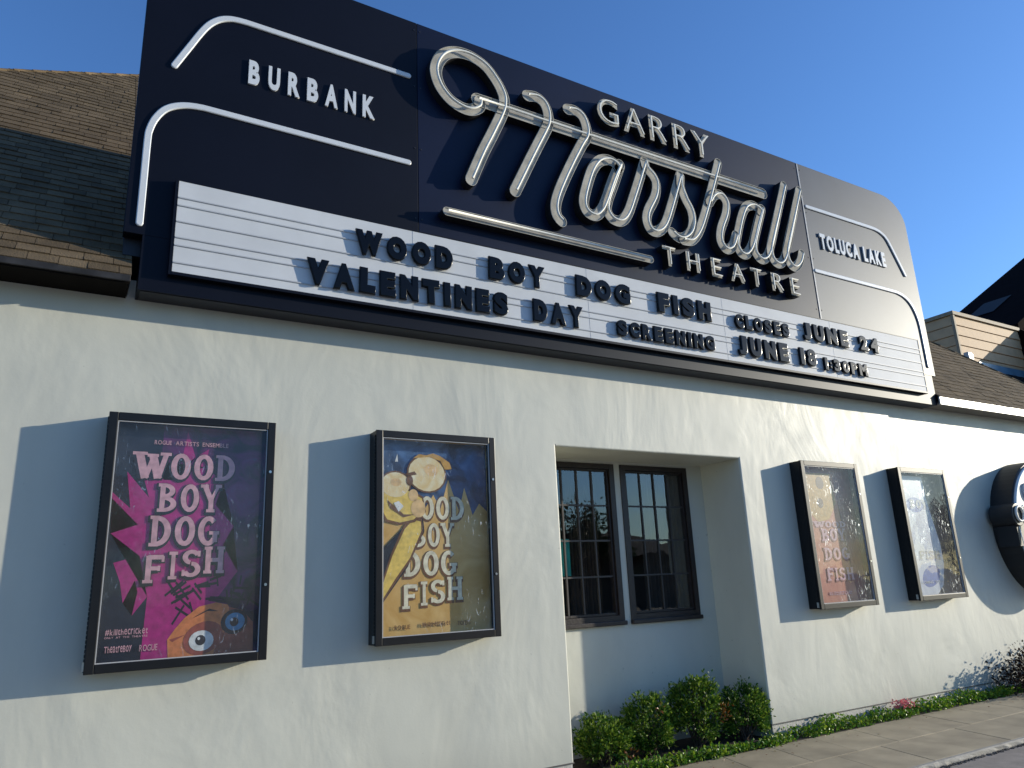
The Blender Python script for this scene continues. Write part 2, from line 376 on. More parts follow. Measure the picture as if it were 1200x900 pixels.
prof = [(0, RZ+rr)] + [(rr-rr*math.cos(R(a)), RZ+rr-rr*math.sin(R(a))) for a in (15, 30, 45, 60, 75, 90)] + [(RD, RZ)]
cl = [[b.verts.new((x_, p[0], p[1])) for p in prof] for x_ in (RX0, RX1)]
for i in range(len(prof)-1): b.faces.new((cl[0][i], cl[0][i+1], cl[1][i+1], cl[1][i]))
# recess back wall with two window openings
W1 = (4.10, 5.02); W2 = (5.145, 6.075); WZ = (1.19, 2.80)
def strip(x0, x1, z0, z1): quad(b, (x0, RD, z0), (x1, RD, z0), (x1, RD, z1), (x0, RD, z1))
strip(RX0, RX1, ZW, WZ[0]); strip(RX0, RX1, WZ[1], RZ); strip(RX0, W1[0], *WZ); strip(W1[1], W2[0], *WZ); strip(W2[1], RX1, *WZ)
for (a_, c_) in (W1, W2):
    for x_ in (a_, c_): quad(b, (x_, RD, WZ[0]), (x_, RD+.12, WZ[0]), (x_, RD+.12, WZ[1]), (x_, RD, WZ[1]))
    for z_ in WZ: quad(b, (a_, RD, z_), (c_, RD, z_), (c_, RD+.12, z_), (a_, RD+.12, z_))
wall = obj('wall', b, M['stucco'], bld)
# screed and plinth
b = bmesh.new()
box(b, BX0, RX0-.012, .006, .2, -.05, ZW-.008); box(b, RX1+.012, BX1, .006, .2, -.05, ZW-.008)
box(b, RX0+.01, RX1-.01, RD+.006, RD+.2, -.05, ZW-.008); box(b, RX1+.012, RX1+.1, .2, RD, -.05, ZW-.008); box(b, RX0-.1, RX0-.012, .2, RD, -.05, ZW-.008)
obj('plinth', b, M['plinth'], bld)
b = bmesh.new()
box(b, BX0, RX0, -.006, .02, ZW-.008, ZW); box(b, RX1, BX1, -.006, .02, ZW-.008, ZW)
obj('weep_screed', b, M['screed'], bld)

# windows
def window(x0, x1, z0, z1):
    f = bmesh.new(); y0, y1 = RD-.012, RD+.07; fw_ = .045
    box(f, x0-.02, x0+fw_, y0, y1, z0, z1+.01); box(f, x1-fw_, x1+.02, y0, y1, z0, z1+.01)
    box(f, x0+fw_, x1-fw_, y0+.002, y1, z1-fw_, z1+.01); box(f, x0+fw_, x1-fw_, y0+.002, y1, z0, z0+fw_+.02)
    # inner sash
    s = .022; a, c, e, g = x0+fw_+.004, x1-fw_-.004, z0+fw_+.024, z1-fw_-.004
    box(f, a, a+s, y0+.02, y1, e, g); box(f, c-s, c, y0+.02, y1, e, g); box(f, a+s, c-s, y0+.022, y1, g-s, g); box(f, a+s, c-s, y0+.022, y1, e, e+s)
    wn = obj('window', f, M['winwood'], bld)
    obj('sill', boxm(x0-.024, x1+.026, y0-.032, y0+.03, z0-.030, z0+.012, .006), M['winwood'], wn)
    a += s; c -= s; e += s; g -= s; nx, nz = 4, 4; mw = .017
    for i in range(1, nx): 
        xm = a+(c-a)*i/nx; obj('muntin', boxm(xm-mw/2, xm+mw/2, y0+.028, y0+.052, e, g), M['lead'], wn)
    for j in range(1, nz):
        zm = e+(g-e)*j/nz; obj('muntin', boxm(a, c, y0+.030, y0+.050, zm-mw/2, zm+mw/2), M['lead'], wn)
    for i in range(nx):
        for j in range(nz):
            pb = bmesh.new(); pa, pc = a+(c-a)*i/nx, a+(c-a)*(i+1)/nx; pe, pg = e+(g-e)*j/nz, e+(g-e)*(j+1)/nz
            t1, t2 = random.uniform(-.0010, .0010), random.uniform(-.0010, .0010); yy = y0+.042
            quad(pb, (pa, yy+t1, pe), (pc, yy-t1, pe), (pc, yy-t1+t2, pg), (pa, yy+t1+t2, pg))
            obj('pane', pb, M['glass'], wn)
    return wn
window(W1[0], W1[1], *WZ); window(W2[0], W2[1], *WZ)
# dim room behind the windows
b = bmesh.new()
box(b, 3.3, 7.4, RD+.13, 3.6, .1, 3.2)
for f in b.faces: f.normal_flip()
rm_ = obj('room', b, M['room'], bld)
bmx = bmesh.new()   # hole: delete the front face of the room box
bmx.from_mesh(rm_.data); bmesh.ops.delete(bmx, geom=[f for f in bmx.faces if abs(f.normal.y) > .9 and f.calc_center_median().y < RD+.2-5], context='FACES'); bmx.to_mesh(rm_.data); bmx.free()
def curtain(x0, x1, y, z0, z1):
    b = bmesh.new(); n = 60; pv = None
    for i in range(n+1):
        xx = x0+(x1-x0)*i/n; yy = y+.03*math.sin(i*.9)+.015*math.sin(i*.37+1)
        cur = (b.verts.new((xx, yy, z0)), b.verts.new((xx, yy*.6+y*.4, z1)))
        if pv: b.faces.new((pv[0], cur[0], cur[1], pv[1]))
        pv = cur
    return obj('curtain', b, M['curtain'], bld, smooth=True)
curtain(4.62, 5.0, RD+.32, 1.0, 2.9); curtain(5.62, 6.2, RD+.30, 1.0, 2.9); curtain(4.05, 4.3, RD+.42, 1.0, 1.75)
obj('notice_board', boxm(4.25, 4.475, RD+.095, RD+.105, 1.66, 2.03), M['teal'], bld)

# ---------------------------------------------------------------- roof
MS = 1.083; ZE = 3.775; YE = -.30
def rz(y): return ZE+MS*(y-YE)
YR = 5.0; HL = (-5.08, 1.32); HR = (15.24, 1.53)   # eave corner x, run of hip per metre in y
xl = HL[0]+HL[1]*(YR-YE); xr = HR[0]-HR[1]*(YR-YE)
b = bmesh.new(); e_ = .0
SL, SR = .235, 10.068   # the sign stands between these
def hipL(y): return HL[0]+HL[1]*(y-YE)
def hipR(y): return HR[0]-HR[1]*(y-YE)
yb = .06
quad(b, (HL[0], YE, rz(YE)), (SL, YE, rz(YE)), (SL, yb, rz(yb)), (hipL(yb), yb, rz(yb)))
YER = -.235; quad(b, (SR, YER, rz(YER)), (hipR(YER), YER, rz(YER)), (hipR(yb), yb, rz(yb)), (SR, yb, rz(yb)))
quad(b, (hipL(yb), yb, rz(yb)), (hipR(yb), yb, rz(yb)), (xr, YR, rz(YR)), (xl, YR, rz(YR)))
YB = 12.3
quad(b, (HL[0], YE, rz(YE)), (xl, YR, rz(YR)), (xl, YR+2, rz(YR)), (HL[0], YB, rz(YE)))
quad(b, (HR[0], YE, rz(YE)), (HR[0], YB, rz(YE)), (xr, YR+2, rz(YR)), (xr, YR, rz(YR)))
quad(b, (xl, YR, rz(YR)), (xr, YR, rz(YR)), (xr, YR+2, rz(YR)), (xl, YR+2, rz(YR)))
quad(b, (xl, YR+2, rz(YR)), (xr, YR+2, rz(YR)), (HR[0], YB, rz(YE)), (HL[0], YB, rz(YE)))
roof = obj('roof', b, M['roofbase'], bld)
# shingles: tapered tabs lapped course over course
sdir = Vector((0, 1, MS)).normalized(); snor = Vector((0, -MS, 1)).normalized()
def tab(bm, x0, x1, s0, L_, lift=.012, jit=0):
    o_ = Vector((0, YE-.012, rz(YE-.012)))+sdir*s0+snor*.004
    pts = [o_+snor*0, o_+snor*lift, o_+sdir*L_+snor*.003, o_+sdir*L_]
    A = [bm.verts.new((x0, p.y+0, p.z)) for p in pts]; B_ = [bm.verts.new((x1, p.y, p.z)) for p in pts]
    for i in range(4): bm.faces.new((A[i], B_[i], B_[(i+1) % 4], A[(i+1) % 4]))
    bm.faces.new(A[::-1]); bm.faces.new(B_)
def shingles(xa, xb, s_to, single_budget, course=.120, tw=.175, hip=None, s=0):
    rest = bmesh.new(); n = 0; ci = 0; slen = math.sqrt(1+MS*MS)
    while s < s_to:
        y = YE+s/slen
        a = xa if hip is None or hip[0] != 'L' else max(xa, hipL(y)); c = xb if hip is None or hip[0] != 'R' else min(xb, hipR(y))
        off = (ci % 2)*tw*.5+random.uniform(-.03, .03); x = xb if hip and hip[0] == 'L' else xa
        # walk away from the sign so the nearest tabs come first
        sgn = -1 if hip and hip[0] == 'L' else 1
        x = x - sgn*off*0; first = True; cuts = [x]
        while (cuts[-1] > a if sgn < 0 else cuts[-1] < c):
            cuts.append(cuts[-1]+sgn*(tw*random.uniform(.85, 1.15) if not first else off+.05)); first = False
        for p, q in zip(cuts, cuts[1:]):
            x0_, x1_ = min(p, q)+.002, max(p, q)-.002
            x0_ = max(x0_, a); x1_ = min(x1_, c)
            if x1_-x0_ < .02: continue
            lf = random.uniform(.009, .017); so_ = s+random.uniform(-.004, .004)
            if n < single_budget and x0_ > -1.75:
                t_ = bmesh.new(); tab(t_, x0_, x1_, so_, course+.03, lf); bmesh.ops.recalc_face_normals(t_, faces=t_.faces[:]); obj('shingle', t_, M['shingle'], roof); n += 1
            else: tab(rest, x0_, x1_, so_, course+.03, lf)
        s += course; ci += 1
    bmesh.ops.recalc_face_normals(rest, faces=rest.faces[:])
    o = obj('shingle_courses', rest, M['shingle'], roof); o['kind'] = 'stuff'
shingles(-5.0, SL, (YR-YE)*math.sqrt(1+MS*MS)-.1, 298, hip=('L',))
shingles(SR, 15.2, 3.2, 0, course=.12, tw=.2, hip=('R',), s=.08)
b = bmesh.new(); s = .5
while s < 7.6:   # courses behind the sign, over the ridge part
    y = YE+s/math.sqrt(1+MS*MS)
    if y > yb+.05:
        x = max(SL, hipL(y)); xe = min(hipR(y), SR)
        while x < xe: tab(b, x+.003, min(x+.4, xe)-.003, s, .17, random.uniform(.008, .014)); x += .4
    s += .14
bmesh.ops.recalc_face_normals(b, faces=b.faces[:]); o = obj('shingle_courses', b, M['shingle'], roof); o['kind'] = 'stuff'
for (hx, sg) in ((HL, 1), (HR, -1)):   # hip caps
    b = bmesh.new()
    p0 = Vector((hx[0], YE, rz(YE)+.01)); p1 = Vector((hx[0]+sg*hx[1]*(YR-YE), YR, rz(YR)+.01)); n = 44
    for i in range(n):
        a_ = p0.lerp(p1, i/n); c_ = p0.lerp(p1, (i+1)/n+.004); tube(b, [a_+Vector((0, 0, .006)), c_], .022, 6)
    o = obj('hip_capping', b, M['shingle'], roof); o['kind'] = 'stuff'
# eaves: fascia, soffit
def fascia(x0, x1, m, h=.062, YE=YE, ZE=ZE):
    n = max(2, int((x1-x0)/.25)); b = bmesh.new()
    box(b, x0, x1, YE-.018, YE+.004, ZE-h, ZE-.004, 0, .003)
    return obj('fascia', b, m, bld)
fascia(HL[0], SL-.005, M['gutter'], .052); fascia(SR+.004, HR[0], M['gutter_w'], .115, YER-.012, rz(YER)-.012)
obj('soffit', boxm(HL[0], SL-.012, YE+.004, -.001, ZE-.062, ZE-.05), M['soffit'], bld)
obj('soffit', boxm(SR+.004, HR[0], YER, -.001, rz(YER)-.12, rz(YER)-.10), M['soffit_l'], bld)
b = bmesh.new(); x_ = SL-.004   # closed end of the eave against the sign
b.faces.new([b.verts.new((x_, p[0], p[1])) for p in ((YE-.01, ZE-.05), (.06, ZE-.05), (.06, rz(.06)-.01), (YE-.01, ZE-.01))])
obj('eave_end', b, M['gutter_w'], bld)

# ================================================================== SIGN
YF = -.22
sign = thing('theatre_sign', 'long navy rooftop sign with silver script Marshall and white reader board', 'sign', (5.1, 0, 3.712))
ZT_ = 6.81; ZN = 4.13
def corner(cx, cz, r, a0, a1, n=10, rzz=None): return [(cx+r*math.cos(R(a0+(a1-a0)*i/n)), cz+(rzz or r)*math.sin(R(a0+(a1-a0)*i/n))) for i in range(n+1)]
XS0, XSa, XSb, XS1 = .16, 2.43, 7.845, 10.155
def face(name, pts, m='navy'):
    b = bmesh.new(); poly_prism(b, pts, YF, YF+.10, 0, .004); return obj(name, b, M[m], sign)
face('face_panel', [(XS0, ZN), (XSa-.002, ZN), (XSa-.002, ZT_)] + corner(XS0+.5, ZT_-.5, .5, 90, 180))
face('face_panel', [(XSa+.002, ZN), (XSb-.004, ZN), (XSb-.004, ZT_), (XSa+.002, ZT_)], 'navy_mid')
face('face_panel', [(XSb+.004, ZN), (XS1, ZN)] + corner(XS1-.5, ZT_-.42, .5, 0, 90, rzz=.42) + [(XSb+.004, ZT_)], 'navy_haze')
obj('seam_strip', boxm(XSb-.010, XSb+.012, YF-.006, YF+.02, 4.62, ZT_-.01, .002), M['seam'], sign)
b = bmesh.new()
box(b, XS0+.012, XS1-.012, YF+.101, .24, 4.0, 6.12); box(b, XS0+.6, XS1-.6, YF+.101, -.02, 6.12, 6.6)
obj('cabinet', b, M['navy_side'], sign)
LX0, LX1 = .283, 10.065; ZB = 3.712
b = bmesh.new(); box(b, LX0, LX1, YF, .0, ZB, ZN-.0004); obj('lower_box', b, M['navy'], sign)
b = bmesh.new(); box(b, LX0+.02, LX1-.02, YF+.02, -.012, ZB-.004, ZB+.01); obj('underside', b, M['navy_side'], sign)
# reader board
PX0, PX1, PZ0, PZ1 = .487, 9.79, 3.865, 4.59; YP = -.27
b = bmesh.new(); box(b, PX0, PX1, YP, YF-.002, PZ0, PZ1); obj('reader_board', b, M['acrylic'], sign)
b = bmesh.new()
box(b, PX0-.022, PX0-.001, YP-.004, YF-.003, PZ0-.025, PZ1+.012); box(b, PX1+.001, PX1+.022, YP-.004, YF-.003, PZ0-.025, PZ1+.012)
box(b, PX0-.001, PX1+.001, YP-.006, YF-.003, PZ0-.024, PZ0-.001); box(b, PX0-.001, PX1+.001, YP-.003, YF-.003, PZ1+.001, PZ1+.011)
obj('board_trim', b, M['navy'], sign)
for z_ in (4.455, 4.392, 4.262, 4.135, 4.073, 3.938):
    obj('letter_track', boxm(PX0+.002, PX1-.002, YP-.007, YP+.001, z_-.005, z_+.005), M['track'], sign)
for x_ in (2.35, 4.20, 6.06, 7.92):   # butt joints between the acrylic sheets
    obj('board_joint', boxm(x_-.0015, x_+.0015, YP-.0012, YP+.0005, PZ0+.001, PZ1-.001), M['track'], sign)
for zb_ in (4.75, 5.45, 6.10, 6.72):   # face fasteners beside the sheet seams
    for x_ in (XSa-.03, XSa+.03, XSb-.05, XSb+.05):
        b = bmesh.new(); tube(b, [Vector((x_, YF+.002, zb_)), Vector((x_, YF-.004, zb_))], .007, 8); obj('screw_head', b, M['navy_side'], sign)
# painted-over tube outlines left and right
tl1 = [(.39, 5.585), (.475, 5.77), (.575, 5.985), (.65, 6.095), (.74, 6.16), (.86, 6.185), (1.1, 6.187), (1.7, 6.187), (2.34, 6.187)]
tl2 = [(.255, 4.215), (.255, 4.55), (.255, 4.88), (.262, 4.98), (.295, 5.088), (.361, 5.19), (.464, 5.252), (.59, 5.278), (.75, 5.281), (1.6, 5.281), (2.335, 5.281)]
tr1 = [(7.90, 6.185), (8.6, 6.187), (9.20, 6.187), (9.36, 6.182), (9.49, 6.15), (9.60, 6.075), (9.72, 5.88), (9.885, 5.585)]
tr2 = [(7.885, 5.281), (8.6, 5.281), (9.45, 5.281), (9.62, 5.274), (9.77, 5.235), (9.89, 5.15), (9.97, 5.02), (10.01, 4.87), (10.02, 4.6), (10.02, 4.26)]
for P in (tl1, tl2, tr1, tr2):
    obj('outline_strip', channel(catmull([Vector(p) for p in P], 5), .05, .006, YF-.001, .014, 0, .004), [M['white_letter'], M['white_letter']], sign)
# small condensed letters
def put_letters(name, L_, z0, z1, ymid, dep, off, m, bev=0):
    for ch, a_, c_ in L_:
        obj(name, letter_mesh(ch, a_, c_, z0, z1, ymid, dep, off, bev), m, sign)
bur = [('B', .935, 1.022), ('U', 1.092, 1.186), ('R', 1.252, 1.350), ('B', 1.412, 1.506), ('A', 1.566, 1.676), ('N', 1.738, 1.838), ('K', 1.900, 2.010)]
put_letters('town_letter', bur, 5.612, 5.835, YF-.010, .016, .045, M['white_letter'])
tol = layout('TOLUCA', 8.065, 8.86, .03, .16) + layout('LAKE', 8.965, 9.45, .03, .16)
put_letters('town_letter', tol, 5.618, 5.838, YF-.010, .016, .045, M['white_letter'])
# deep channel capitals with an inline tube
def chan_cap(ch, a_, c_, z0, z1):
    o = obj('channel_letter', letter_mesh(ch, a_, c_, z0, z1, YF-.046, .088, .025), [M['chan_black'], M['chan_grey']], sign)
    for p in o.data.polygons: p.material_index = 1 if p.normal.y < -.9 else 0
    i_ = (c_-a_)*.07; j_ = (z1-z0)*.07
    obj('inline_tube', letter_mesh(ch, a_+i_, c_-i_, z0+j_, z1-j_, YF-.108, .014, -.030), M['neon'], o)
for ch, a_, c_ in (('G', 4.476, 4.765), ('A', 4.83, 5.125), ('R', 5.205, 5.445), ('R', 5.555, 5.80), ('Y', 5.845, 6.135)): chan_cap(ch, a_, c_, 6.322, 6.648)
for ch, a_, c_ in (('T', 5.214, 5.392), ('H', 5.550, 5.738), ('E', 5.925, 6.075), ('A', 6.222, 6.434), ('T', 6.556, 6.730), ('R', 6.905, 7.085), ('E', 7.235, 7.385)): chan_cap(ch, a_, c_, 4.812, 5.042)
# the script
S = {
'bar': [(3.02, 6.105), (3.34, 6.105), (3.82, 6.10), (4.28, 6.10), (5.07, 6.10), (6.14, 6.10), (6.98, 6.10)],
'loop': [(3.04, 6.09), (3.03, 6.03), (2.95, 5.97), (2.85, 5.96), (2.72, 6.01), (2.62, 6.12), (2.58, 6.26), (2.61, 6.39), (2.69, 6.5), (2.82, 6.565), (2.97, 6.57), (3.12, 6.51), (3.24, 6.38), (3.31, 6.24), (3.31, 6.12), (3.27, 6.0), (3.16, 5.76), (3.05, 5.53), (2.92, 5.22)],
'hook1': [(3.59, 6.34), (3.7, 6.36), (3.79, 6.31), (3.83, 6.2), (3.82, 6.08), (3.77, 5.97), (3.64, 5.72), (3.49, 5.42), (3.39, 5.22)],
'hook2': [(4.08, 6.34), (4.18, 6.355), (4.27, 6.30), (4.31, 6.18), (4.295, 6.07), (4.22, 5.95), (4.04, 5.62), (3.9, 5.33), (3.85, 5.17), (3.86, 5.07), (3.91, 5.02)],
'a1': [(4.70, 5.82), (4.64, 5.87), (4.55, 5.88), (4.44, 5.83), (4.34, 5.70), (4.25, 5.48), (4.2, 5.3), (4.23, 5.2), (4.33, 5.18), (4.42, 5.26), (4.49, 5.39), (4.6, 5.64), (4.72, 5.87)],
'a1stem': [(4.73, 5.87), (4.61, 5.6), (4.52, 5.4), (4.50, 5.28), (4.56, 5.2), (4.67, 5.20), (4.77, 5.30), (4.88, 5.53), (5.08, 6.0)],
'r': [(5.08, 6.01), (5.10, 5.93), (5.18, 5.86), (5.22, 5.76), (5.18, 5.6), (5.06, 5.40), (5.03, 5.28), (5.07, 5.19), (5.17, 5.19), (5.29, 5.30), (5.42, 5.57), (5.59, 5.97)],
's': [(5.6, 5.97), (5.585, 5.83), (5.63, 5.69), (5.70, 5.56), (5.71, 5.42), (5.66, 5.29), (5.56, 5.20), (5.46, 5.18), (5.38, 5.22)],
'h': [(5.53, 5.165), (5.66, 5.19), (5.79, 5.33), (5.92, 5.58), (6.08, 5.94), (6.24, 6.31)],
'hhump': [(6.01, 5.74), (6.10, 5.85), (6.21, 5.88), (6.285, 5.79), (6.25, 5.63), (6.14, 5.42), (6.11, 5.27), (6.18, 5.19), (6.29, 5.24), (6.38, 5.40)],
'a2': [(6.88, 5.83), (6.82, 5.87), (6.74, 5.88), (6.62, 5.82), (6.52, 5.66), (6.42, 5.42), (6.38, 5.28), (6.44, 5.19), (6.54, 5.21), (6.65, 5.35), (6.77, 5.61), (6.90, 5.87)],
'a2stem': [(6.91, 5.87), (6.77, 5.57), (6.68, 5.36), (6.68, 5.24), (6.77, 5.18), (6.89, 5.25), (7.01, 5.47), (7.20, 5.89), (7.385, 6.31)],
'l1': [(7.39, 6.31), (7.21, 5.92), (7.03, 5.54), (6.95, 5.34), (6.97, 5.22), (7.06, 5.18), (7.17, 5.25), (7.30, 5.49), (7.48, 5.89), (7.665, 6.31)],
'l2': [(7.67, 6.31), (7.49, 5.93), (7.31, 5.55), (7.23, 5.35), (7.26, 5.23), (7.35, 5.19), (7.46, 5.27), (7.53, 5.40)],
'under': [(2.66, 4.83), (3.72, 4.83), (5.02, 4.83)],
}
for i, (kx, P) in enumerate(S.items()):
    straight = kx in ('bar', 'under'); Q = catmull([Vector(p) for p in P], 1 if straight else 6)
    wd_ = .085 if kx == 'under' else (.145 if kx == 'bar' else .125); hh = .088+.0022*(i % 5)
    nm = 'underline_channel' if kx == 'under' else ('crossbar_channel' if kx == 'bar' else 'script_channel')
    o = obj(nm, channel(Q, wd_, .006, YF-.001-.0004*i, hh, .010), [M['chan_black'], M['chan_grey']], sign)
    b = bmesh.new(); pts = v3(Q, YF-hh-.030); d0 = (pts[1]-pts[0]).normalized(); d1 = (pts[-1]-pts[-2]).normalized()
    tube(b, pts, .012, 8); obj('neon_tube', b, M['neon'], o)

# ---------------------------------------------------------------- changeable letters on the reader board
ORD = ['first', 'second', 'third', 'fourth', 'fifth', 'sixth', 'seventh', 'eighth', 'ninth', 'tenth']
BW = dict(W=1.3, O=1, D=.95, V=1.06, A=1.06, L=.82, E=.84, N=1, T=.98, I=.40, S=.92, B=.92, Y=1.0, G=1, F=.82, H=1, C=.92, R=.92, J=.72, U=.96, M=1.2, P=.88)
BW.update({'1': .42, ':': .28, '2': .88, '4': .92, '8': .92, '3': .88, '0': .92})
def blayout(word, x0, x1, gap):
    s_ = (x1-x0)/(sum(BW[c] for c in word)+gap*(len(word)-1)); x = x0; o = []
    for c in word: o.append((c, x, x+BW[c]*s_)); x += (BW[c]+gap)*s_
    return o
def board_word(word, x0, x1, z0, z1, line, off=.062, gap=.22):
    for i, (ch, a_, c_) in enumerate(blayout(word, x0, x1, gap)):
        q0, q1 = (z0+.18*(z1-z0), z0+.74*(z1-z0)) if ch == ':' else (z0, z1)
        me = letter_mesh(ch, a_, c_, q0, q1, YP-.024, .032, min(off, .042) if ch in 'SERB38G20A' else off, .045, ext=.05)
        me.polygons.foreach_set('use_smooth', [True]*len(me.polygons)); me.set_sharp_from_angle(angle=R(50))
        c0 = Vector(((a_+c_)/2, YP, z0)); me.transform(Matrix.Translation(-c0))
        tl = random.gauss(0, .014)
        kind = 'letter' if ch.isalpha() else ('digit' if ch.isdigit() else 'colon')
        o = obj('marquee_'+kind, me, M['letter']); o.location = c0; o.rotation_euler = (0, tl, 0)
        tag(o, 'glossy black %s %s, %s in %s, %s line of the reader board' % (kind, ch if ch != ':' else 'mark', ORD[i], word.replace(':', '_') if ':' not in word else 'the showing time', line), kind if kind != 'colon' else 'punctuation mark', 'changeable characters on the reader board')
U_, L_ = 'upper', 'lower'
board_word('WOOD', 1.831, 2.717, 4.268, 4.490, U_); board_word('BOY', 3.075, 3.681, 4.268, 4.490, U_)
board_word('DOG', 4.037, 4.715, 4.266, 4.488, U_); board_word('FISH', 5.077, 5.841, 4.262, 4.486, U_)
board_word('CLOSES', 6.21, 7.10, 4.248, 4.422, U_, .055); board_word('JUNE', 7.35, 8.20, 4.268, 4.488, U_); board_word('24', 8.42, 8.82, 4.268, 4.47, U_)
board_word('VALENTINES', 1.438, 3.264, 3.930, 4.155, L_); board_word('DAY', 3.532, 4.097, 3.932, 4.155, L_)
board_word('SCREENING', 4.51, 5.84, 3.925, 4.095, L_, .055); board_word('JUNE', 6.20, 7.03, 3.935, 4.168, L_); board_word('18', 7.225, 7.525, 3.94, 4.155, L_); board_word('1:30PM', 7.66, 8.49, 3.922, 4.085, L_, .05)

# ================================================================== POSTER CASES
for nm, c in dict(ink_navy=(.009, .013, .028), ink_magenta=(.38, .014, .17), ink_purple=(.07, .018, .11), ink_black=(.012, .010, .018), ink_pink=(.62, .34, .38), ink_orange=(.62, .20, .07), ink_rust=(.30, .07, .05), ink_white=(.72, .72, .70), ink_iris=(.06, .25, .42), ink_grey=(.35, .35, .36),
    ink_gold=(.55, .30, .07), ink_sand=(.62, .42, .18), ink_sky=(.05, .12, .28), ink_cream=(.75, .68, .50), ink_peach=(.76, .50, .24), ink_yellow=(.80, .56, .13), ink_brown=(.16, .07, .03), ink_blue=(.10, .16, .45), ink_lilac=(.42, .42, .55), ink_salmon=(.55, .20, .13), ink_wine=(.20, .015, .04), ink_pale=(.62, .62, .66)).items(): flat(nm, c, .35)

def smoke(name, c1, c2, c3, scale):
    m, N, L, b = newmat(name); b.inputs['Roughness'].default_value = .35
    tc = N.new('ShaderNodeTexCoord'); n = N.new('ShaderNodeTexNoise'); n.inputs['Scale'].default_value = scale; n.inputs['Detail'].default_value = 6; n.inputs['Distortion'].default_value = 1.4
    L.new(tc.outputs['Object'], n.inputs['Vector']); r = N.new('ShaderNodeValToRGB'); L.new(n.outputs[0], r.inputs[0])
    e = r.color_ramp.elements; e[0].position = .38; e[0].color = (*c1, 1); e[1].position = .62; e[1].color = (*c2, 1); k_ = e.new(.74); k_.color = (*c3, 1)
    L.new(r.outputs[0], b.inputs['Base Color']); M[name] = m
smoke('ink_smoke', (.010, .012, .026), (.14, .014, .13), (.05, .06, .17), 5)
smoke('ink_nightsky', (.012, .03, .08), (.05, .13, .30), (.08, .17, .36), 4)
smoke('ink_dunes', (.60, .34, .09), (.74, .48, .18), (.78, .56, .28), 3)
smoke('ink_head', (.80, .58, .27), (.86, .74, .48), (.90, .84, .66), 7)
smoke('ink_mist', (.60, .61, .68), (.74, .75, .80), (.80, .82, .84), 4)
smoke('ink_wash', (.50, .13, .08), (.62, .22, .13), (.68, .32, .2), 4)
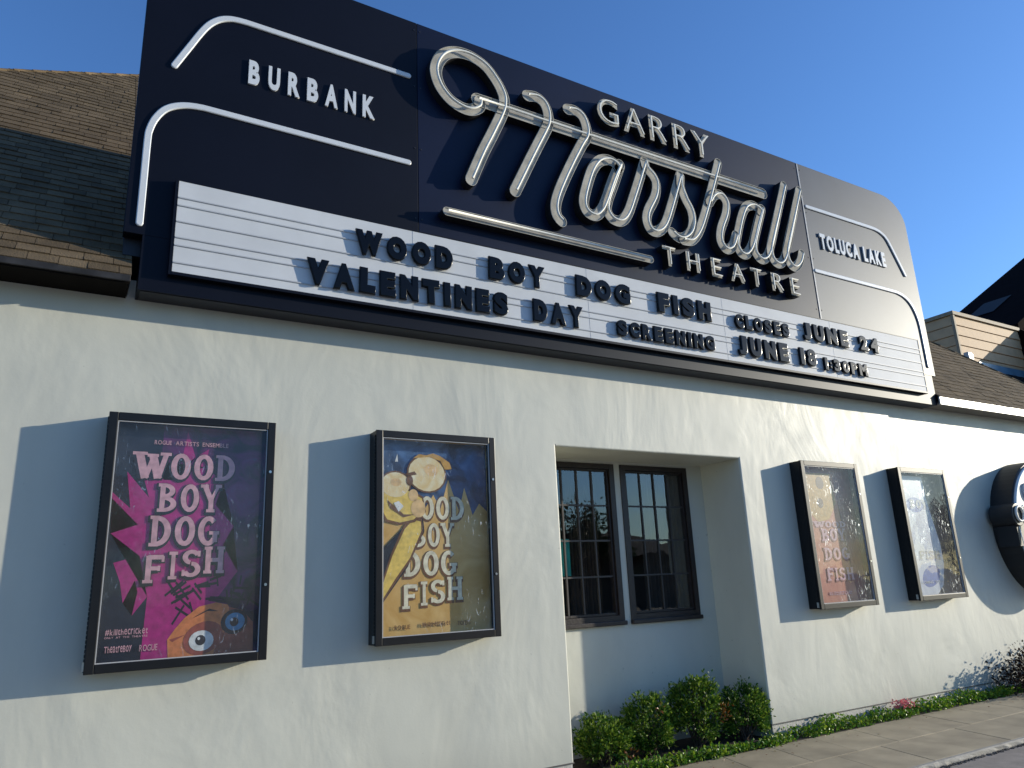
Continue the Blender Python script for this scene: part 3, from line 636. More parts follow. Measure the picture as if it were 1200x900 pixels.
class Art:
    """flat print: layers of ink on the paper, in fractions (u,v) of the case front"""
    def __init__(s, x0, x1, z0, z1, y, paper): s.b = {}; s.x0, s.x1, s.z0, s.z1, s.y, s.paper = x0, x1, z0, z1, y, paper; s.lay = 0
    def P(s, u, v, d=0): return (s.x0+u*(s.x1-s.x0), s.y-.0006*(s.lay+1)-d, s.z0+v*(s.z1-s.z0))
    def get(s, name, ink):
        if name not in s.b: s.b[name] = (bmesh.new(), ink)
        return s.b[name][0]
    def poly(s, name, ink, pts, d=0):
        bm = s.get(name, ink); f = bm.faces.new([bm.verts.new(s.P(u, v, d)) for u, v in pts])
        bmesh.ops.triangulate(bm, faces=[f])
    def ell(s, name, ink, cu, cv, ru, rv, a0=0, a1=360, n=20, tilt=0):
        a = s.z1-s.z0; c = s.x1-s.x0; t = R(tilt); pts = []
        for i in range(n if a1-a0 >= 360 else n+1):
            q = R(a0+(a1-a0)*i/n); ex, ez = ru*c*math.cos(q), rv*a*math.sin(q)
            pts.append((cu+(ex*math.cos(t)-ez*math.sin(t))/c, cv+(ex*math.sin(t)+ez*math.cos(t))/a))
        s.poly(name, ink, pts)
    def ring(s, name, ink, cu, cv, ru, rv, wu, wv, a0, a1, xf, n=18, d=0):
        bm = s.get(name, ink); pv = None
        for i in range(n+1):
            q = R(a0+(a1-a0)*i/n); o = xf(cu+ru*math.cos(q), cv+rv*math.sin(q)); k_ = xf(cu+(ru-wu)*math.cos(q), cv+(rv-wv)*math.sin(q))
            cur = (bm.verts.new(s.P(*o, d)), bm.verts.new(s.P(*k_, d)))
            if pv: bm.faces.new((pv[0], cur[0], cur[1], pv[1]))
            pv = cur
    def seg(s, name, ink, x0, y0, x1, y1, w_, xf, d=0):
        dx, dy = x1-x0, y1-y0; l = math.hypot(dx, dy); nx, ny = -dy/l*w_/2, dx/l*w_/2
        s.poly(name, ink, [xf(x0+nx, y0+ny), xf(x1+nx, y1+ny), xf(x1-nx, y1-ny), xf(x0-nx, y0-ny)], d)
    def slab_letter(s, ch, name, ink, u0, u1, v0, v1, fat=0, slope=0):
        def xf(x, y): return (u0+x*(u1-u0), v0+y*(v1-v0)+slope*(u0+x*(u1-u0)-u0))
        W = .2+fat*2; k_ = [0]
        def sg(*a, w=None): s.seg(name, ink, *a, (W if w is None else w+fat*2), xf, k_[0]*.00004); k_[0] += 1
        def serif(x, y, l=.34): sg(x-l/2-fat, y, x+l/2+fat, y, w=.07)
        def rg(cx, cy, rx, ry, wx, wy, a0, a1): s.ring(name, ink, cx, cy, rx+fat, ry+fat, wx+2*fat, wy+2*fat, a0, a1, xf, d=k_[0]*.00004); k_[0] += 1
        if ch == 'O': rg(.5, .5, .44, .5, .22, .12, 0, 360)
        elif ch == 'W':
            sg(.08, 1, .3, 0); sg(.3, 0, .5, .75, w=.11); sg(.5, .9, .7, 0); sg(.7, 0, .92, 1, w=.11); serif(.1, .965, .4); serif(.5, .9, .3); serif(.9, .965, .3)
        elif ch == 'B': sg(.22, 0, .22, 1); rg(.3, .755, .5, .245, .22, .09, -90, 90); rg(.3, .265, .6, .265, .24, .09, -90, 90); serif(.2, .965, .36); serif(.2, .035, .36)
        elif ch == 'D': sg(.22, 0, .22, 1); rg(.3, .5, .62, .5, .24, .11, -90, 90); serif(.2, .965, .36); serif(.2, .035, .36)
        elif ch == 'Y': sg(.14, 1, .5, .42); sg(.86, 1, .5, .42, w=.1); sg(.5, .5, .5, 0); serif(.14, .965, .36); serif(.86, .965, .28); serif(.5, .035, .4)
        elif ch == 'G': rg(.5, .5, .46, .5, .22, .12, 45, 320); sg(.82, .1, .82, .45, w=.18); serif(.78, .43, .42)
        elif ch == 'F': sg(.25, 0, .25, 1); sg(.2, .94, .9, .94, w=.12); sg(.25, .52, .72, .52, w=.1); sg(.88, .98, .88, .76, w=.08); sg(.72, .62, .72, .42, w=.07); serif(.25, .035, .4)
        elif ch == 'I': sg(.5, 0, .5, 1, w=.3); serif(.5, .965, .7); serif(.5, .035, .7)
        elif ch == 'S': rg(.5, .74, .4, .26, .2, .1, 20, 260); rg(.5, .27, .42, .27, .21, .1, -160, 90); sg(.84, .98, .84, .76, w=.08); sg(.14, .02, .14, .26, w=.08)
        elif ch == 'H': sg(.2, 0, .2, 1); sg(.8, 0, .8, 1); sg(.2, .5, .8, .5, w=.1); serif(.2, .965, .34); serif(.2, .035, .34); serif(.8, .965, .34); serif(.8, .035, .34)
    def word(s, w_, u0, u1, v0, v1, ink, shade='ink_black', slope=0, gap=.07):
        wid = {'W': 1.25, 'I': .45}; tot = sum(wid.get(c, .85) for c in w_)+gap*(len(w_)-1); q = (u1-u0)/tot; 
        for ps in (0, 1):
            u = u0
            for c in w_:
                ww = wid.get(c, .85)*q; dv = slope*(u-u0)
                if ps == 0: s.slab_letter(c, 'title_shadow', shade, u-.004, u+ww-.004, v0+dv-.006, v1+dv-.006, .09)
                else: s.slab_letter(c, 'title', ink, u, u+ww, v0+dv, v1+dv, .025)
                u += ww+gap*q
            s.lay += 1
    def line(s, txt, u0, u1, v0, v1, ink, off=.01):
        xa, xb = s.P(u0, 0)[0], s.P(u1, 0)[0]; za, zb = s.P(0, v0)[2], s.P(0, v1)[2]; y = s.P(0, 0)[1]
        bm = s.get('small_print', ink)
        words = txt.split(' '); n = sum(len(q) for q in words)+len(words)-1; cw = (xb-xa)/n; x = xa
        for q in words:
            for ch, a_, c_ in layout(q, x, x+cw*len(q)-cw*.1, off, .1):
                me = letter_mesh(ch, a_, c_, za if ch != '#' else za, zb, y-.0006, .0008, off); bm.from_mesh(me); bpy.data.meshes.remove(me)
            x += cw*(len(q)+1)
    def done(s):
        for nm, (bm, ink) in s.b.items(): obj(nm, bm, M[ink], s.paper)

YC = -.16
def poster_case(x0, x1, z0, z1, label, paper_ink, art, glz='acr'):
    t = thing('poster_case', label, 'poster case', ((x0+x1)/2, 0, z0), 'poster cases on the stucco wall')
    e = .012
    b = bmesh.new()
    box(b, x0, x0+e, YC+.03, 0, z0, z1); box(b, x1-e, x1, YC+.03, 0, z0, z1); box(b, x0+e, x1-e, YC+.03, 0, z1-e, z1); box(b, x0+e, x1-e, YC+.03, 0, z0, z0+e)
    box(b, x0+e, x1-e, -.02, -.004, z0+e, z1-e); obj('case_body', b, M['case'], t)
    f = .052; g = .004
    for (a_, c_, p, q) in ((x0-g, x0+f, z0-g, z1+g), (x1-f, x1+g, z0-g, z1+g), (x0+f+.001, x1-f-.001, z1-f, z1+g), (x0+f+.001, x1-f-.001, z0-g, z0+f)):
        obj('door_rail', boxm(a_, c_, YC, YC+.028, p, q, .004), M['case'], t)
    b = bmesh.new()   # bright bead inside the door
    for (a_, c_, p, q) in ((x0+f+.001, x0+f+.007, z0+f, z1-f), (x1-f-.007, x1-f-.001, z0+f, z1-f), (x0+f+.007, x1-f-.007, z1-f-.007, z1-f-.001), (x0+f+.007, x1-f-.007, z0+f+.001, z0+f+.007)):
        box(b, a_, c_, YC+.006, YC+.02, p, q)
    obj('glazing_bead', b, M['seam'], t)
    b = bmesh.new(); zz = z0+.01   # piano hinge
    while zz < z1-.03: box(b, x0-.009, x0-.001, YC+.022, YC+.040, zz, zz+.022); zz += .028
    obj('hinge', b, M['case'], t)
    b = bmesh.new(); box(b, x0-.014, x0-.002, YC+.02, YC+.045, z0+.015, z0+.07); obj('hinge_end', b, M['steel'], t)
    for fz in (.30, .78):
        b = bmesh.new(); tube(b, [Vector((x1-f*.5, YC-.004, z0+(z1-z0)*fz)), Vector((x1-f*.5, YC+.004, z0+(z1-z0)*fz))], .010, 12); obj('lock', b, M['steel'], t)
    b = bmesh.new(); yy = YC+.014; quad(b, (x0+f, yy, z0+f), (x1-f, yy, z0+f), (x1-f, yy, z1-f), (x0+f, yy, z1-f)); obj('door_glazing', b, M[glz], t)
    yp = -.045; mg = .022
    pb = boxm(x0+mg, x1-mg, yp, yp+.004, z0+mg, z1-mg)
    pp = obj('poster', pb, M[paper_ink], t); A = Art(x0, x1, z0, z1, yp, pp); art(A); A.done()
    return t
def art_purple(A):
    A.poly('night_ground', 'ink_navy', [(.03, .03), (.97, .03), (.97, .97), (.03, .97)]); A.lay += 1
    A.poly('purple_smoke', 'ink_smoke', [(.32, .03), (.97, .03), (.97, .97), (.32, .97)]); A.lay += 1
    mg = [(.20, .80), (.265, .665), (.13, .77), (.165, .62), (.05, .69), (.06, .66), (.215, .555), (.07, .52), (.24, .43), (.10, .405), (.145, .33), (.17, .25), (.225, .335), (.245, .29), (.225, .20), (.30, .27), (.29, .03), (.70, .03), (.70, .25), (.82, .36), (.72, .47), (.78, .55), (.66, .64), (.70, .74), (.58, .80), (.60, .88), (.52, .84), (.465, .95), (.42, .74), (.36, .84), (.34, .74), (.29, .82), (.28, .74)]
    A.poly('magenta_splash', 'ink_magenta', mg); A.lay += 1
    # lattice of stitched bars round the head
    rnd = random.Random(3)
    for i in range(46):
        a = R(rnd.uniform(35, 185)); r_ = rnd.uniform(.30, .50); cu, cv = .72+r_*math.cos(a), .05+r_*.62*math.sin(a)
        if cu > .95 or cu < .40 or cv < .05: continue
        th = a+rnd.choice((0, 1.57))+rnd.uniform(-.3, .3); l = rnd.uniform(.03, .07)
        du, dv = l*math.cos(th), l*.62*math.sin(th)
        A.seg('stitch_bars', 'ink_black', cu-du, cv-dv, cu+du, cv+dv, .010, lambda x, y: (x, y), i*.00001)
    A.lay += 1
    A.poly('puppet_face', 'ink_orange', [(.44, .032), (.43, .10), (.47, .14), (.52, .18), (.60, .222), (.70, .236), (.77, .225), (.80, .19), (.82, .03)]); A.lay += 1
    A.poly('face_shade', 'ink_rust', [(.78, .215), (.86, .20), (.93, .15), (.94, .032), (.70, .032), (.72, .10), (.77, .12)])
    A.poly('face_shade', 'ink_rust', [(.44, .10), (.53, .115), (.46, .09)]); A.lay += 1
    A.ell('eyelid', 'ink_rust', .635, .098, .12, .062, tilt=25); A.lay += 1
    A.ell('eye_rim', 'ink_black', .815, .155, .082, .050, tilt=15); A.lay += 1
    A.ell('eyeball', 'ink_white', .625, .088, .072, .040); A.ell('blue_iris', 'ink_iris', .82, .155, .060, .036); A.lay += 1
    A.ell('pupil', 'ink_black', .62, .090, .030, .020); A.ell('pupil', 'ink_black', .815, .154, .026, .018)
    A.poly('pupil', 'ink_black', [(.56, .175), (.66, .212), (.72, .20), (.65, .203)]); A.lay += 1
    A.ell('glint', 'ink_white', .61, .097, .008, .006); A.ell('glint', 'ink_white', .80, .163, .008, .006)
    A.word('WOOD', .175, .775, .745, .852, 'ink_pink'); A.word('BOY', .315, .69, .610, .722, 'ink_pink'); A.word('DOG', .283, .69, .470, .588, 'ink_pink')
    A.word('FISH', .262, .735, .325, .430, 'ink_pink', slope=.09)
    A.line('ROGUE ARTISTS ENSEMBLE', .27, .72, .888, .906, 'ink_pink'); A.line('#killthecricket', .092, .32, .130, .152, 'ink_pink')
    A.line('ONLY AT THE THEATRE', .09, .32, .118, .125, 'ink_pink')
    A.line('TheatreBoy', .094, .24, .066, .090, 'ink_grey'); A.line('ROGUE', .28, .38, .064, .088, 'ink_pink')
def puppet(A, du=0, dv=0):
    A.poly('sleeve', 'ink_navy', [(.06, .42), (.22, .52), (.34, .60), (.41, .58), (.42, .52), (.28, .345), (.07, .17)]); A.lay += 1
    A.poly('outline', 'ink_brown', [(.055, .235), (.15, .41), (.25, .545), (.33, .59), (.40, .58), (.41, .515), (.31, .38), (.19, .28), (.09, .19)]); A.lay += 1
    A.poly('long_nose', 'ink_yellow', [(.07, .24), (.16, .40), (.26, .53), (.33, .575), (.39, .565), (.395, .52), (.30, .39), (.18, .29), (.09, .205)]); A.lay += 1
    A.poly('outline', 'ink_brown', [(.08, .73), (.068, .62), (.11, .563), (.22, .548), (.34, .562), (.435, .615), (.41, .69), (.28, .73)])
    A.ell('outline', 'ink_brown', .445, .805, .168, .096, tilt=-12); A.ell('outline', 'ink_brown', .185, .745, .127, .070); A.lay += 1
    A.poly('jaw', 'ink_yellow', [(.09, .72), (.08, .62), (.12, .575), (.22, .56), (.33, .575), (.42, .62), (.40, .68), (.28, .72)]); A.lay += 1
    A.ell('head', 'ink_head', .445, .805, .155, .088, tilt=-12); A.ell('head', 'ink_head', .185, .745, .115, .062); A.lay += 1
    A.ell('cheek', 'ink_peach', .37, .63, .060, .045); A.ell('cheek', 'ink_cream', .48, .825, .06, .03, tilt=-12); A.ell('cheek', 'ink_cream', .19, .757, .045, .020); A.ell('cheek', 'ink_peach', .33, .695, .04, .03); A.lay += 1
    A.poly('hair', 'ink_gold', [(.33, .882), (.38, .905), (.44, .90), (.50, .912), (.56, .90), (.64, .868), (.66, .835), (.60, .83), (.56, .875), (.46, .892)]); A.lay += 1
    A.ell('eye', 'ink_brown', .30, .768, .028, .026); A.poly('eye', 'ink_brown', [(.26, .80), (.34, .815), (.36, .80), (.30, .79)])
    A.poly('eye', 'ink_brown', [(.12, .67), (.25, .60), (.34, .60), (.25, .585), (.14, .63)]); A.lay += 1
    A.poly('teeth', 'ink_white', [(.17, .655), (.21, .665), (.25, .64), (.21, .612)])
    A.poly('teeth', 'ink_white', [(.18, .86), (.20, .90), (.205, .86)])
def art_gold(A):
    A.poly('night_sky', 'ink_nightsky', [(.03, .60), (.97, .60), (.97, .97), (.03, .97)]); A.lay += 1
    A.poly('sand_ground', 'ink_dunes', [(.03, .03), (.97, .03), (.97, .62), (.90, .66), (.84, .60), (.77, .74), (.72, .62), (.63, .78), (.56, .63), (.50, .70), (.40, .60), (.03, .66)]); A.lay += 1
    A.word('WOOD', .20, .77, .578, .690, 'ink_cream', 'ink_brown'); A.word('BOY', .33, .67, .444, .556, 'ink_cream', 'ink_brown')
    A.word('DOG', .255, .69, .305, .420, 'ink_cream', 'ink_brown'); A.word('FISH', .235, .735, .155, .262, 'ink_cream', 'ink_brown', slope=.08)
    A.lay += 1; puppet(A); A.lay += 1
    A.line('ROGUE', .175, .30, .060, .080, 'ink_brown'); A.line('#killthecricket', .39, .62, .066, .086, 'ink_cream'); A.line('TICKETS', .68, .79, .062, .082, 'ink_brown')
def art_red(A):
    A.poly('shaded_wine_ground', 'ink_wine', [(.03, .03), (.97, .03), (.97, .97), (.03, .97)]); A.lay += 1
    A.poly('sunlit_salmon_field', 'ink_wash', [(.03, .03), (.80, .03), (.74, .30), (.70, .60), (.66, .93), (.03, .93)]); A.lay += 1  # wine band right of this edge paints in the case rail's shadow
    A.poly('mask', 'ink_gold', [(.10, .78), (.20, .93), (.62, .93), (.66, .72), (.50, .60), (.30, .58), (.14, .66)]); A.lay += 1
    A.ell('mask_eye', 'ink_brown', .42, .86, .07, .045); A.ell('mask_eye', 'ink_brown', .38, .715, .055, .035); A.lay += 1
    A.word('WOOD', .22, .78, .545, .585, 'ink_pink', 'ink_rust'); A.word('BOY', .32, .74, .452, .533, 'ink_pink', 'ink_rust'); A.word('DOG', .32, .76, .320, .401, 'ink_pink', 'ink_rust'); A.word('FISH', .31, .78, .180, .262, 'ink_pink', 'ink_rust')
    A.line('#killthecricket', .30, .70, .08, .105, 'ink_pink')
def art_blue(A):
    A.poly('blue_ground', 'ink_navy', [(.03, .03), (.97, .03), (.97, .97), (.03, .97)]); A.lay += 1
    A.poly('pale_smoke', 'ink_mist', [(.03, .03), (.55, .03), (.70, .10), (.79, .25), (.79, .42), (.72, .60), (.66, .78), (.64, .95), (.03, .95)]); A.lay += 1
    A.ell('blue_patch', 'ink_blue', .48, .17, .20, .075, tilt=20); A.ell('blue_patch', 'ink_lilac', .40, .72, .18, .06); A.lay += 1
    A.word('FISH', .30, .74, .30, .36, 'ink_grey', 'ink_lilac'); A.word('BOY', .30, .66, .70, .76, 'ink_lilac', 'ink_grey')
    A.line('COMING SOON', .25, .70, .115, .135, 'ink_white')
poster_case(.195, 1.285, 1.180, 2.835, 'black framed case with purple and magenta puppet poster, nearest the left edge', 'ink_navy', art_purple)
poster_case(2.077, 3.148, 1.205, 2.838, 'black framed case with gold and blue long nosed puppet poster, left of the recess', 'ink_sand', art_gold)
poster_case(7.15, 8.165, 1.205, 2.830, 'black framed case with salmon red poster, first to the right of the recess', 'ink_wine', art_red, 'acr_s')
poster_case(8.99, 10.03, 1.210, 2.830, 'black framed case with pale blue grey poster, next to the round sign', 'ink_navy', art_blue, 'acr_s')

# ================================================================== ROUND WALL SIGN
rs = thing('round_sign', 'thick round black blade sign with white neon lettering on the stucco wall', 'sign', (12.2, 0, 1.13))
cx, cz, RR, DD = 12.2, 2.08, .95, .30
def disc(bm, x, z, r, y0, y1, n=64, bev=.012, mi=0):
    poly_prism(bm, [(x+r*math.cos(2*math.pi*i/n), z+r*math.sin(2*math.pi*i/n)) for i in range(n)], y0, y1, mi, bev)
b = bmesh.new(); disc(b, cx, cz, RR, -DD, .0); obj('drum', b, M['chan_black'], rs)
b = bmesh.new(); disc(b, cx, cz, RR-.07, -DD-.004, -DD+.01, bev=0); obj('sign_face', b, M['seam'], rs)
flat('sign_magenta', (.10, .004, .03), .4)
b = bmesh.new(); poly_prism(b, [(cx-.80, cz-.16), (cx+.80, cz-.16), (cx+.80, cz+.10), (cx-.80, cz+.10)], -DD-.008, -DD-.002); obj('name_band', b, M['sign_magenta'], rs)
b = bmesh.new(); tube(b, [Vector((cx+(RR-.045)*math.cos(t), -DD-.012, cz+(RR-.045)*math.sin(t))) for t in [2*math.pi*i/72 for i in range(73)]], .022, 10); obj('rim_tube', b, M['white_tube'], rs)
# loop of the script M bulging past the rim
b = bmesh.new(); disc(b, cx-.93, cz+.16, .155, -DD-.06, -.05, 36, .01); box(b, cx-.98, cx-.70, -DD-.03, -.06, cz-.26, cz+.10); obj('script_backing', b, M['chan_black'], rs)
b = bmesh.new(); tube(b, [Vector((cx-.92+.095*math.cos(t), -DD-.075, cz+.17+.10*math.sin(t))) for t in [2*math.pi*i/30 for i in range(31)]], .017, 8)
tube(b, v3(catmull([(cx-.84, cz+.13), (cx-.70, cz+.13), (cx+.6, cz+.13)], 3), -DD-.075), .016, 8)
for dx_ in (-.78, -.60, -.42, -.24): tube(b, v3(catmull([(cx+dx_-.05, cz+.26), (cx+dx_+.02, cz+.27), (cx+dx_+.03, cz+.1), (cx+dx_-.08, cz-.22)], 5), -DD-.075), .015, 8)
obj('script_tube', b, M['neon'], rs)
for i, (ch, a_, c_) in enumerate(layout('GARRY', cx-.55, cx+.5, .04, .15)):
    obj('sign_letter', letter_mesh(ch, a_, c_, cz+.36, cz+.62, -DD-.02, .03, .04), M['white_letter'], rs)
for i, (ch, a_, c_) in enumerate(layout('THEATRE', cx-.5, cx+.5, .03, .15)):
    obj('sign_letter', letter_mesh(ch, a_, c_, cz-.52, cz-.36, -DD-.02, .03, .03), M['white_letter'], rs)

# ================================================================== HOUSES BEHIND
dm = thing('siding_dormer', 'tan board sided box dormer with blue windows above the right roof', 'dormer', (18.8, 4, 5))
DX0, DX1, DY0, DY1, DZ0, DZ1 = 17.34, 20.26, 3.0, 6.5, 4.6, 7.30
obj('core', boxm(DX0+.01, DX1-.01, DY0+.02, DY1, DZ0, DZ1-.05), M['siding_trim'], dm)
z_ = DZ1-.06; i = 0
while z_ > DZ0+.2:
    h_ = .245
    b = bmesh.new(); a = [(DY0-.022, z_-h_), (DY0-.004, z_-.006)]
    vv = [b.verts.new((x_, y_, zz)) for x_ in (DX0, DX1) for (y_, zz) in ((DY0+.02, z_-h_+.010), (DY0-.024, z_-h_+.010), (DY0-.004, z_-.004), (DY0+.02, z_-.004))]
    for q in range(4): b.faces.new((vv[q], vv[4+q], vv[4+(q+1) % 4], vv[(q+1) % 4]))
    b.faces.new(vv[3::-1]); b.faces.new(vv[4:]); bmesh.ops.recalc_face_normals(b, faces=b.faces[:])
    obj('siding_board', b, M['siding'], dm)
    b = bmesh.new()
    vv = [b.verts.new((x_, y_, zz)) for y_ in (DY0, DY1) for (x_, zz) in ((DX0+.02, z_-h_+.010), (DX0-.024, z_-h_+.010), (DX0-.004, z_-.004), (DX0+.02, z_-.004))]
    for q in range(4): b.faces.new((vv[q], vv[4+q], vv[4+(q+1) % 4], vv[(q+1) % 4]))
    b.faces.new(vv[3::-1]); b.faces.new(vv[4:]); bmesh.ops.recalc_face_normals(b, faces=b.faces[:])
    obj('siding_board', b, M['siding'], dm)
    z_ -= h_
b = bmesh.new(); box(b, DX0-.05, DX1+.04, DY0-.05, DY1, DZ1-.055, DZ1+.03); obj('cap_trim', b, M['siding_trim'], dm)
b = bmesh.new(); box(b, DX0-.03, DX0+.03, DY0-.035, DY0+.03, DZ0, DZ1-.056); obj('corner_trim', b, M['siding_trim'], dm)
b = bmesh.new(); box(b, 18.0, 20.2, DY0-.06, DY0-.026, 5.15, 6.16)
wf = obj('window', b, M['bluewin'], dm)
for (a_, c_) in ((18.12, 18.95), (19.07, 20.1)): obj('pane', boxm(a_, c_, DY0-.068, DY0-.061, 5.2, 5.98), M['darkglass'], wf)
# flood light on the roof edge
fl = thing('flood_light', 'small white flood light on the hip of the right roof', 'lamp', (13.55, .95, 5.05))
b = bmesh.new(); poly_prism(b, [(13.47, 5.12), (13.62, 5.10), (13.64, 5.20), (13.58, 5.25), (13.46, 5.24)], .92, 1.0, 0, .012); obj('lamp_head', b, M['gutter_w'], fl)
b = bmesh.new(); tube(b, [Vector((13.53, .97, 4.98)), Vector((13.53, .97, 5.12))], .015, 8); obj('bracket', b, M['gutter_w'], fl)
# dark neighbouring house
nh = thing('neighbour_house', 'dark shingled house with steep gabled roof in shade at the right edge', 'house', (27, 8, 0))
b = bmesh.new(); x0_, z0_, sl_ = 20.45, 7.50, .556; x1_ = 33.0; z1_ = z0_+sl_*(x1_-x0_)
A0 = (x0_, 2.6, z0_-.06); 
pts = [(x0_, z0_), (x1_, z1_), (2*x1_-x0_, z0_), (2*x1_-x0_, z0_-.25), (x1_, z1_-.25), (x0_, z0_-.25)]
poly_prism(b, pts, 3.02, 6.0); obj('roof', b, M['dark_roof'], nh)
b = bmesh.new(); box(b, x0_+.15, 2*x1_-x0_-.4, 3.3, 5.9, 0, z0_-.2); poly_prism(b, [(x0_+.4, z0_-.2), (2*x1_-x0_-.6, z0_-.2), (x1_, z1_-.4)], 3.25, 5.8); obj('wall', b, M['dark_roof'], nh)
b = bmesh.new()
v_ = [b.verts.new(p) for p in ((20.32, 3.0, 7.34), (20.32, 1.25, 5.84), (20.32, 3.0, 5.3), (27, 3.0, 7.34), (27, 1.25, 5.84), (27, 3.0, 5.3))]
for idx in ((0, 1, 2), (5, 4, 3), (0, 3, 4, 1), (1, 4, 5, 2), (2, 5, 3, 0)): b.faces.new([v_[i] for i in idx])
obj('shadow_wedge', b, M['dark_roof'], nh)  # wedge added in front to throw a slanting shadow on the dormer
b = bmesh.new(); 
q0 = Vector((22.4, 4.4, z0_+sl_*(22.4-x0_)+.03)); sx = Vector((1, 0, sl_)).normalized()
vv = [q0, q0+sx*1.5, q0+sx*1.5+Vector((0, .8, 0)), q0+Vector((0, .8, 0))]
quad(b, *vv); flat('skylight_glass', (.022, .020, .024), .9); obj('skylight', b, M['skylight_glass'], nh)

# ================================================================== PLANTS
def leaf_geo(pts, size, rnd, asp=.5, out=None, c=None):
    vs_, fs_ = [], []
    for p in pts:
        s = size*rnd.uniform(.7, 1.25)
        d = Vector((rnd.gauss(0, 1), rnd.gauss(0, 1), rnd.gauss(.5, .8)))
        if c is not None: d += (p-c).normalized()*1.2
        d.normalize(); side = d.cross(Vector((rnd.gauss(0, 1), rnd.gauss(0, 1), rnd.gauss(0, 1)))).normalized(); nrm = side.cross(d)
        k_ = len(vs_); w_ = s*asp*.5
        vs_ += [p, p+d*s*.5+side*w_+nrm*s*.06, p+d*s, p+d*s*.5-side*w_+nrm*s*.06]; fs_.append((k_, k_+1, k_+2)); fs_.append((k_, k_+2, k_+3))
    me = bpy.data.meshes.new('foliage'); me.from_pydata([tuple(v) for v in vs_], [], fs_); return me
def shrub(x, y, rx, ry, h, label, seed, nl=2600, lm='leaf', size=.034, accents=None, name='shrub', cat='shrub', group=None, z0=.0, loose=0.0):
    rnd = random.Random(seed); t = thing(name, label, cat, (x, y, z0), group)
    b = bmesh.new(); tips = []
    for i in range(26):
        a = rnd.uniform(0, 6.28); q = rnd.random()**.5; tx, ty = rx*.85*q*math.cos(a), ry*.85*q*math.sin(a); tz = h*(rnd.uniform(.55, .98) if q < .7 else rnd.uniform(.3, .85))
        p0 = Vector((rnd.uniform(-.05, .05), rnd.uniform(-.04, .04), 0)); p2 = Vector((tx, ty, tz)); p1 = p0.lerp(p2, .5)+Vector((0, 0, -.02))+Vector((tx, ty, 0))*.12
        tube(b, [p+Vector((x, y, z0)) for p in (p0, p1, p2)], [.007, .005, .002], 5, False); tips.append((p0, p1, p2))
    obj('stems', b, M['bark'], t)
    c = Vector((0, 0, h*.45)); pts = []; cl = []
    for i in range(60):
        a = rnd.uniform(0, 6.28); u = rnd.uniform(-.75, 1); s_ = math.sqrt(max(0, 1-u*u)); q = rnd.uniform(.72, 1.0)+(loose*rnd.random())
        cl.append((Vector((rx*s_*math.cos(a)*q, ry*s_*math.sin(a)*q, h*.5+h*.47*u*q)), rnd.uniform(.045, .085)*(rx/.32)))
    while len(pts) < nl:
        if rnd.random() < .22:
            a, b_, c_ = rnd.choice(tips); k_ = rnd.random(); p = b_.lerp(c_, k_)+Vector((rnd.gauss(0, .02), rnd.gauss(0, .02), rnd.gauss(0, .02)))
        else:
            ce, r_ = rnd.choice(cl); p = ce+Vector((rnd.gauss(0, 1), rnd.gauss(0, 1), rnd.gauss(0, 1)))*r_*.5
        if p.z < .01: continue
        pts.append(p+Vector((x, y, z0)))
    na = int(len(pts)*.0)
    o = obj('foliage', leaf_geo(pts, size, rnd, .5, c=c+Vector((x, y, z0))), M[lm], t)
    if accents:
        ax, ay, az, n_ = accents
        pa = [Vector((x+ax+rnd.gauss(0, .04), y+ay+rnd.gauss(0, .02), z0+az+rnd.gauss(0, .04))) for _ in range(n_)]
        obj('turning_leaves', leaf_geo(pa, size, rnd, .5), M['leaf_o'], t)
    return t
G_ = 'clipped shrubs in the window recess'
shrub(4.36, .20, .27, .22, .42, 'lowest round green shrub at the left end of the recess bed', 1, 4200, accents=(.16, -.20, .10, 22), group=G_)
shrub(4.92, .22, .26, .22, .55, 'green shrub between the low left one and the tallest one', 2, 5000, accents=(.0, -.2, .42, 12), group=G_)
shrub(5.49, .20, .30, .24, .66, 'tallest green shrub in the recess with some orange leaves', 3, 6400, accents=(.20, -.2, .33, 70), group=G_)
shrub(6.07, .12, .26, .22, .52, 'green shrub against the right jamb of the window recess', 4, 4800, group=G_)
shrub(11.12, -.27, .74, .22, .44, 'dark bronze leaved bush under the round sign', 5, 2600, lm='leaf_d', size=.045, name='bronze_bush', cat='bush', loose=.14)
rnd = random.Random(9); pts = []
def cover(xa, xb, ya, yb__, n, hmax):
    for _ in range(n):
        xx = rnd.uniform(xa, xb); hh = hmax*(.45+.55*math.sin(xx*5.1)*math.sin(xx*2.3+1))*.6+hmax*.5
        if math.sin(xx*7.7+2)*math.sin(xx*3.1) > .62 and rnd.random() < .6: continue
        pts.append(Vector((xx, rnd.uniform(ya, yb__)+.02*math.sin(xx*9), rnd.uniform(.0, 1)**1.3*max(.03, hh))))
cover(6.36, 10.6, -.23, -.03, 5200, .13); cover(3.95, 6.34, -.25, -.06, 2600, .09); cover(10.3, 15, -.24, -.02, 2600, .10)
o = obj('ground_cover', leaf_geo(pts, .032, rnd, .65), M['leaf_g']); o['kind'] = 'stuff'; tag(o, 'strip of bright green ground cover along the foot of the wall', 'ground cover')
lp = [Vector((rnd.uniform(4, 14), -.22-abs(rnd.gauss(0, .16)), .004)) for _ in range(170)]
lm_ = leaf_geo(lp, .03, rnd, .6)
for v_q in lm_.vertices: v_q.co.z = .003+abs(v_q.co.z-.004)*.25
o = obj('fallen_leaves', lm_, M['leaf_o']); o['kind'] = 'stuff'; tag(o, 'scatter of small dry leaves on the paving beside the bed', 'leaf litter')
fp = thing('pink_flowers', 'clump of pink flowers in the ground cover by the wall', 'flowers', (8.35, -.13, 0))
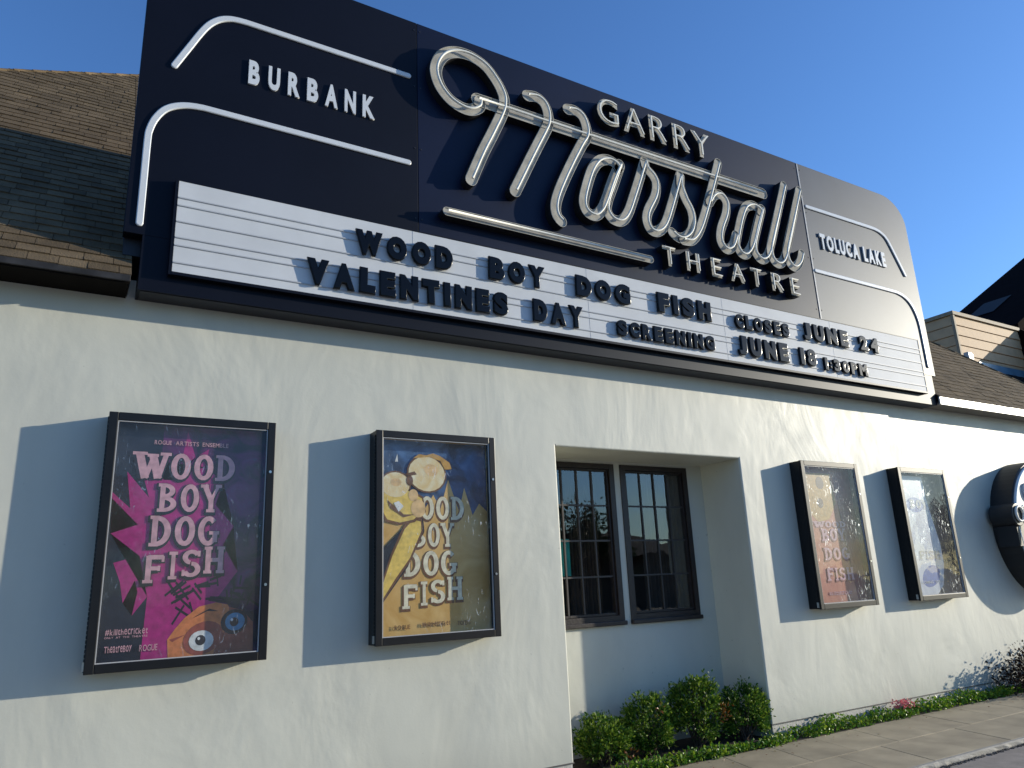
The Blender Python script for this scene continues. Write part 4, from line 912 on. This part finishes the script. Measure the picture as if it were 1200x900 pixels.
pp_ = [Vector((8.35+rnd.gauss(0, .085), -.13+rnd.gauss(0, .03), .08+rnd.random()*.075)) for _ in range(190)]
obj('petals', leaf_geo(pp_, .026, rnd, .9), M['petal'], fp)
b = bmesh.new()
for p in pp_[:14]: tube(b, [Vector((p.x, p.y, 0)), p], .002, 4, False)
obj('stalks', b, M['leaf_g'], fp)

# ================================================================== ACROSS THE STREET (seen in the glass)
ob_ = thing('house_across_street', 'low tan house across the street reflected in the window panes', 'house', (22, -28, 0))
b = bmesh.new(); box(b, 14, 34, -34, -26, 0, 3.0); obj('wall', b, M['render_wall'], ob_)
b = bmesh.new(); v_ = [b.verts.new(p) for p in ((13.5, -25.4, 2.9), (34.5, -25.4, 2.9), (34.5, -34.6, 2.9), (13.5, -34.6, 2.9), (16, -30, 4.4), (32, -30, 4.4))]
for idx in ((0, 1, 5, 4), (1, 2, 5), (2, 3, 4, 5), (3, 0, 4), (3, 2, 1, 0)): b.faces.new([v_[i] for i in idx])
obj('roof', b, M['roofbase'], ob_)
for xx in (16, 20, 26, 30): obj('window', boxm(xx, xx+1.6, -26.02, -25.98, 1, 2.3), M['darkglass'], ob_)
tree_mesh = None
for i, (tx, ty, th, lb) in enumerate(((9, -22, 6.2, 'broad tree across the street left of the tan house'), (15, -24, 8.6, 'tallest tree across the street reflected in the gold poster case'), (22.5, -24.2, 6.0, 'tree standing in front of the tan house'), (44, -19, 5.6, 'small tree further along the opposite pavement'), (0, -23, 7, 'tree opposite the purple poster'), (53, -17.5, 5.2, 'smallest and farthest tree on the opposite pavement'))):
    t = thing('street_tree', lb, 'tree', (tx, ty, 0), 'trees across the street')
    t.scale = (th/7,)*3
    if tree_mesh is None:
        rnd = random.Random(21); b = bmesh.new(); tube(b, [Vector((0, 0, 0)), Vector((.1, 0, 1.5)), Vector((0, .1, 3))], [.22, .17, .12], 8); tips = []
        for k_ in range(9):
            a = k_*2.4; e2 = Vector((1.6*math.cos(a), 1.6*math.sin(a), 4.2+1.6*rnd.random())); tube(b, [Vector((0, .1, 2.4)), Vector((.6*math.cos(a), .6*math.sin(a), 3.4)), e2], [.08, .06, .02], 6); tips.append(e2)
        tr_ = bpy.data.meshes.new('trunk'); b.to_mesh(tr_); b.free(); tr_.materials.append(M['bark'])
        P_ = []
        for k_ in range(46):
            a = rnd.uniform(0, 6.28); u = rnd.uniform(-.8, 1); q = rnd.uniform(.5, 1); s_ = math.sqrt(1-u*u)
            ce = Vector((2.4*s_*q*math.cos(a), 2.4*s_*q*math.sin(a), 4.6+2.1*u*q))
            P_ += [ce+Vector((rnd.gauss(0, .35), rnd.gauss(0, .35), rnd.gauss(0, .28))) for _ in range(110)]
        cm = leaf_geo(P_, .22, rnd, .6); cm.materials.append(M['leaf_t']); tree_mesh = (tr_, cm)
    for nm, me in zip(('trunk', 'crown'), tree_mesh):
        o = bpy.data.objects.new(nm, me); C.objects.link(o); o.parent = t
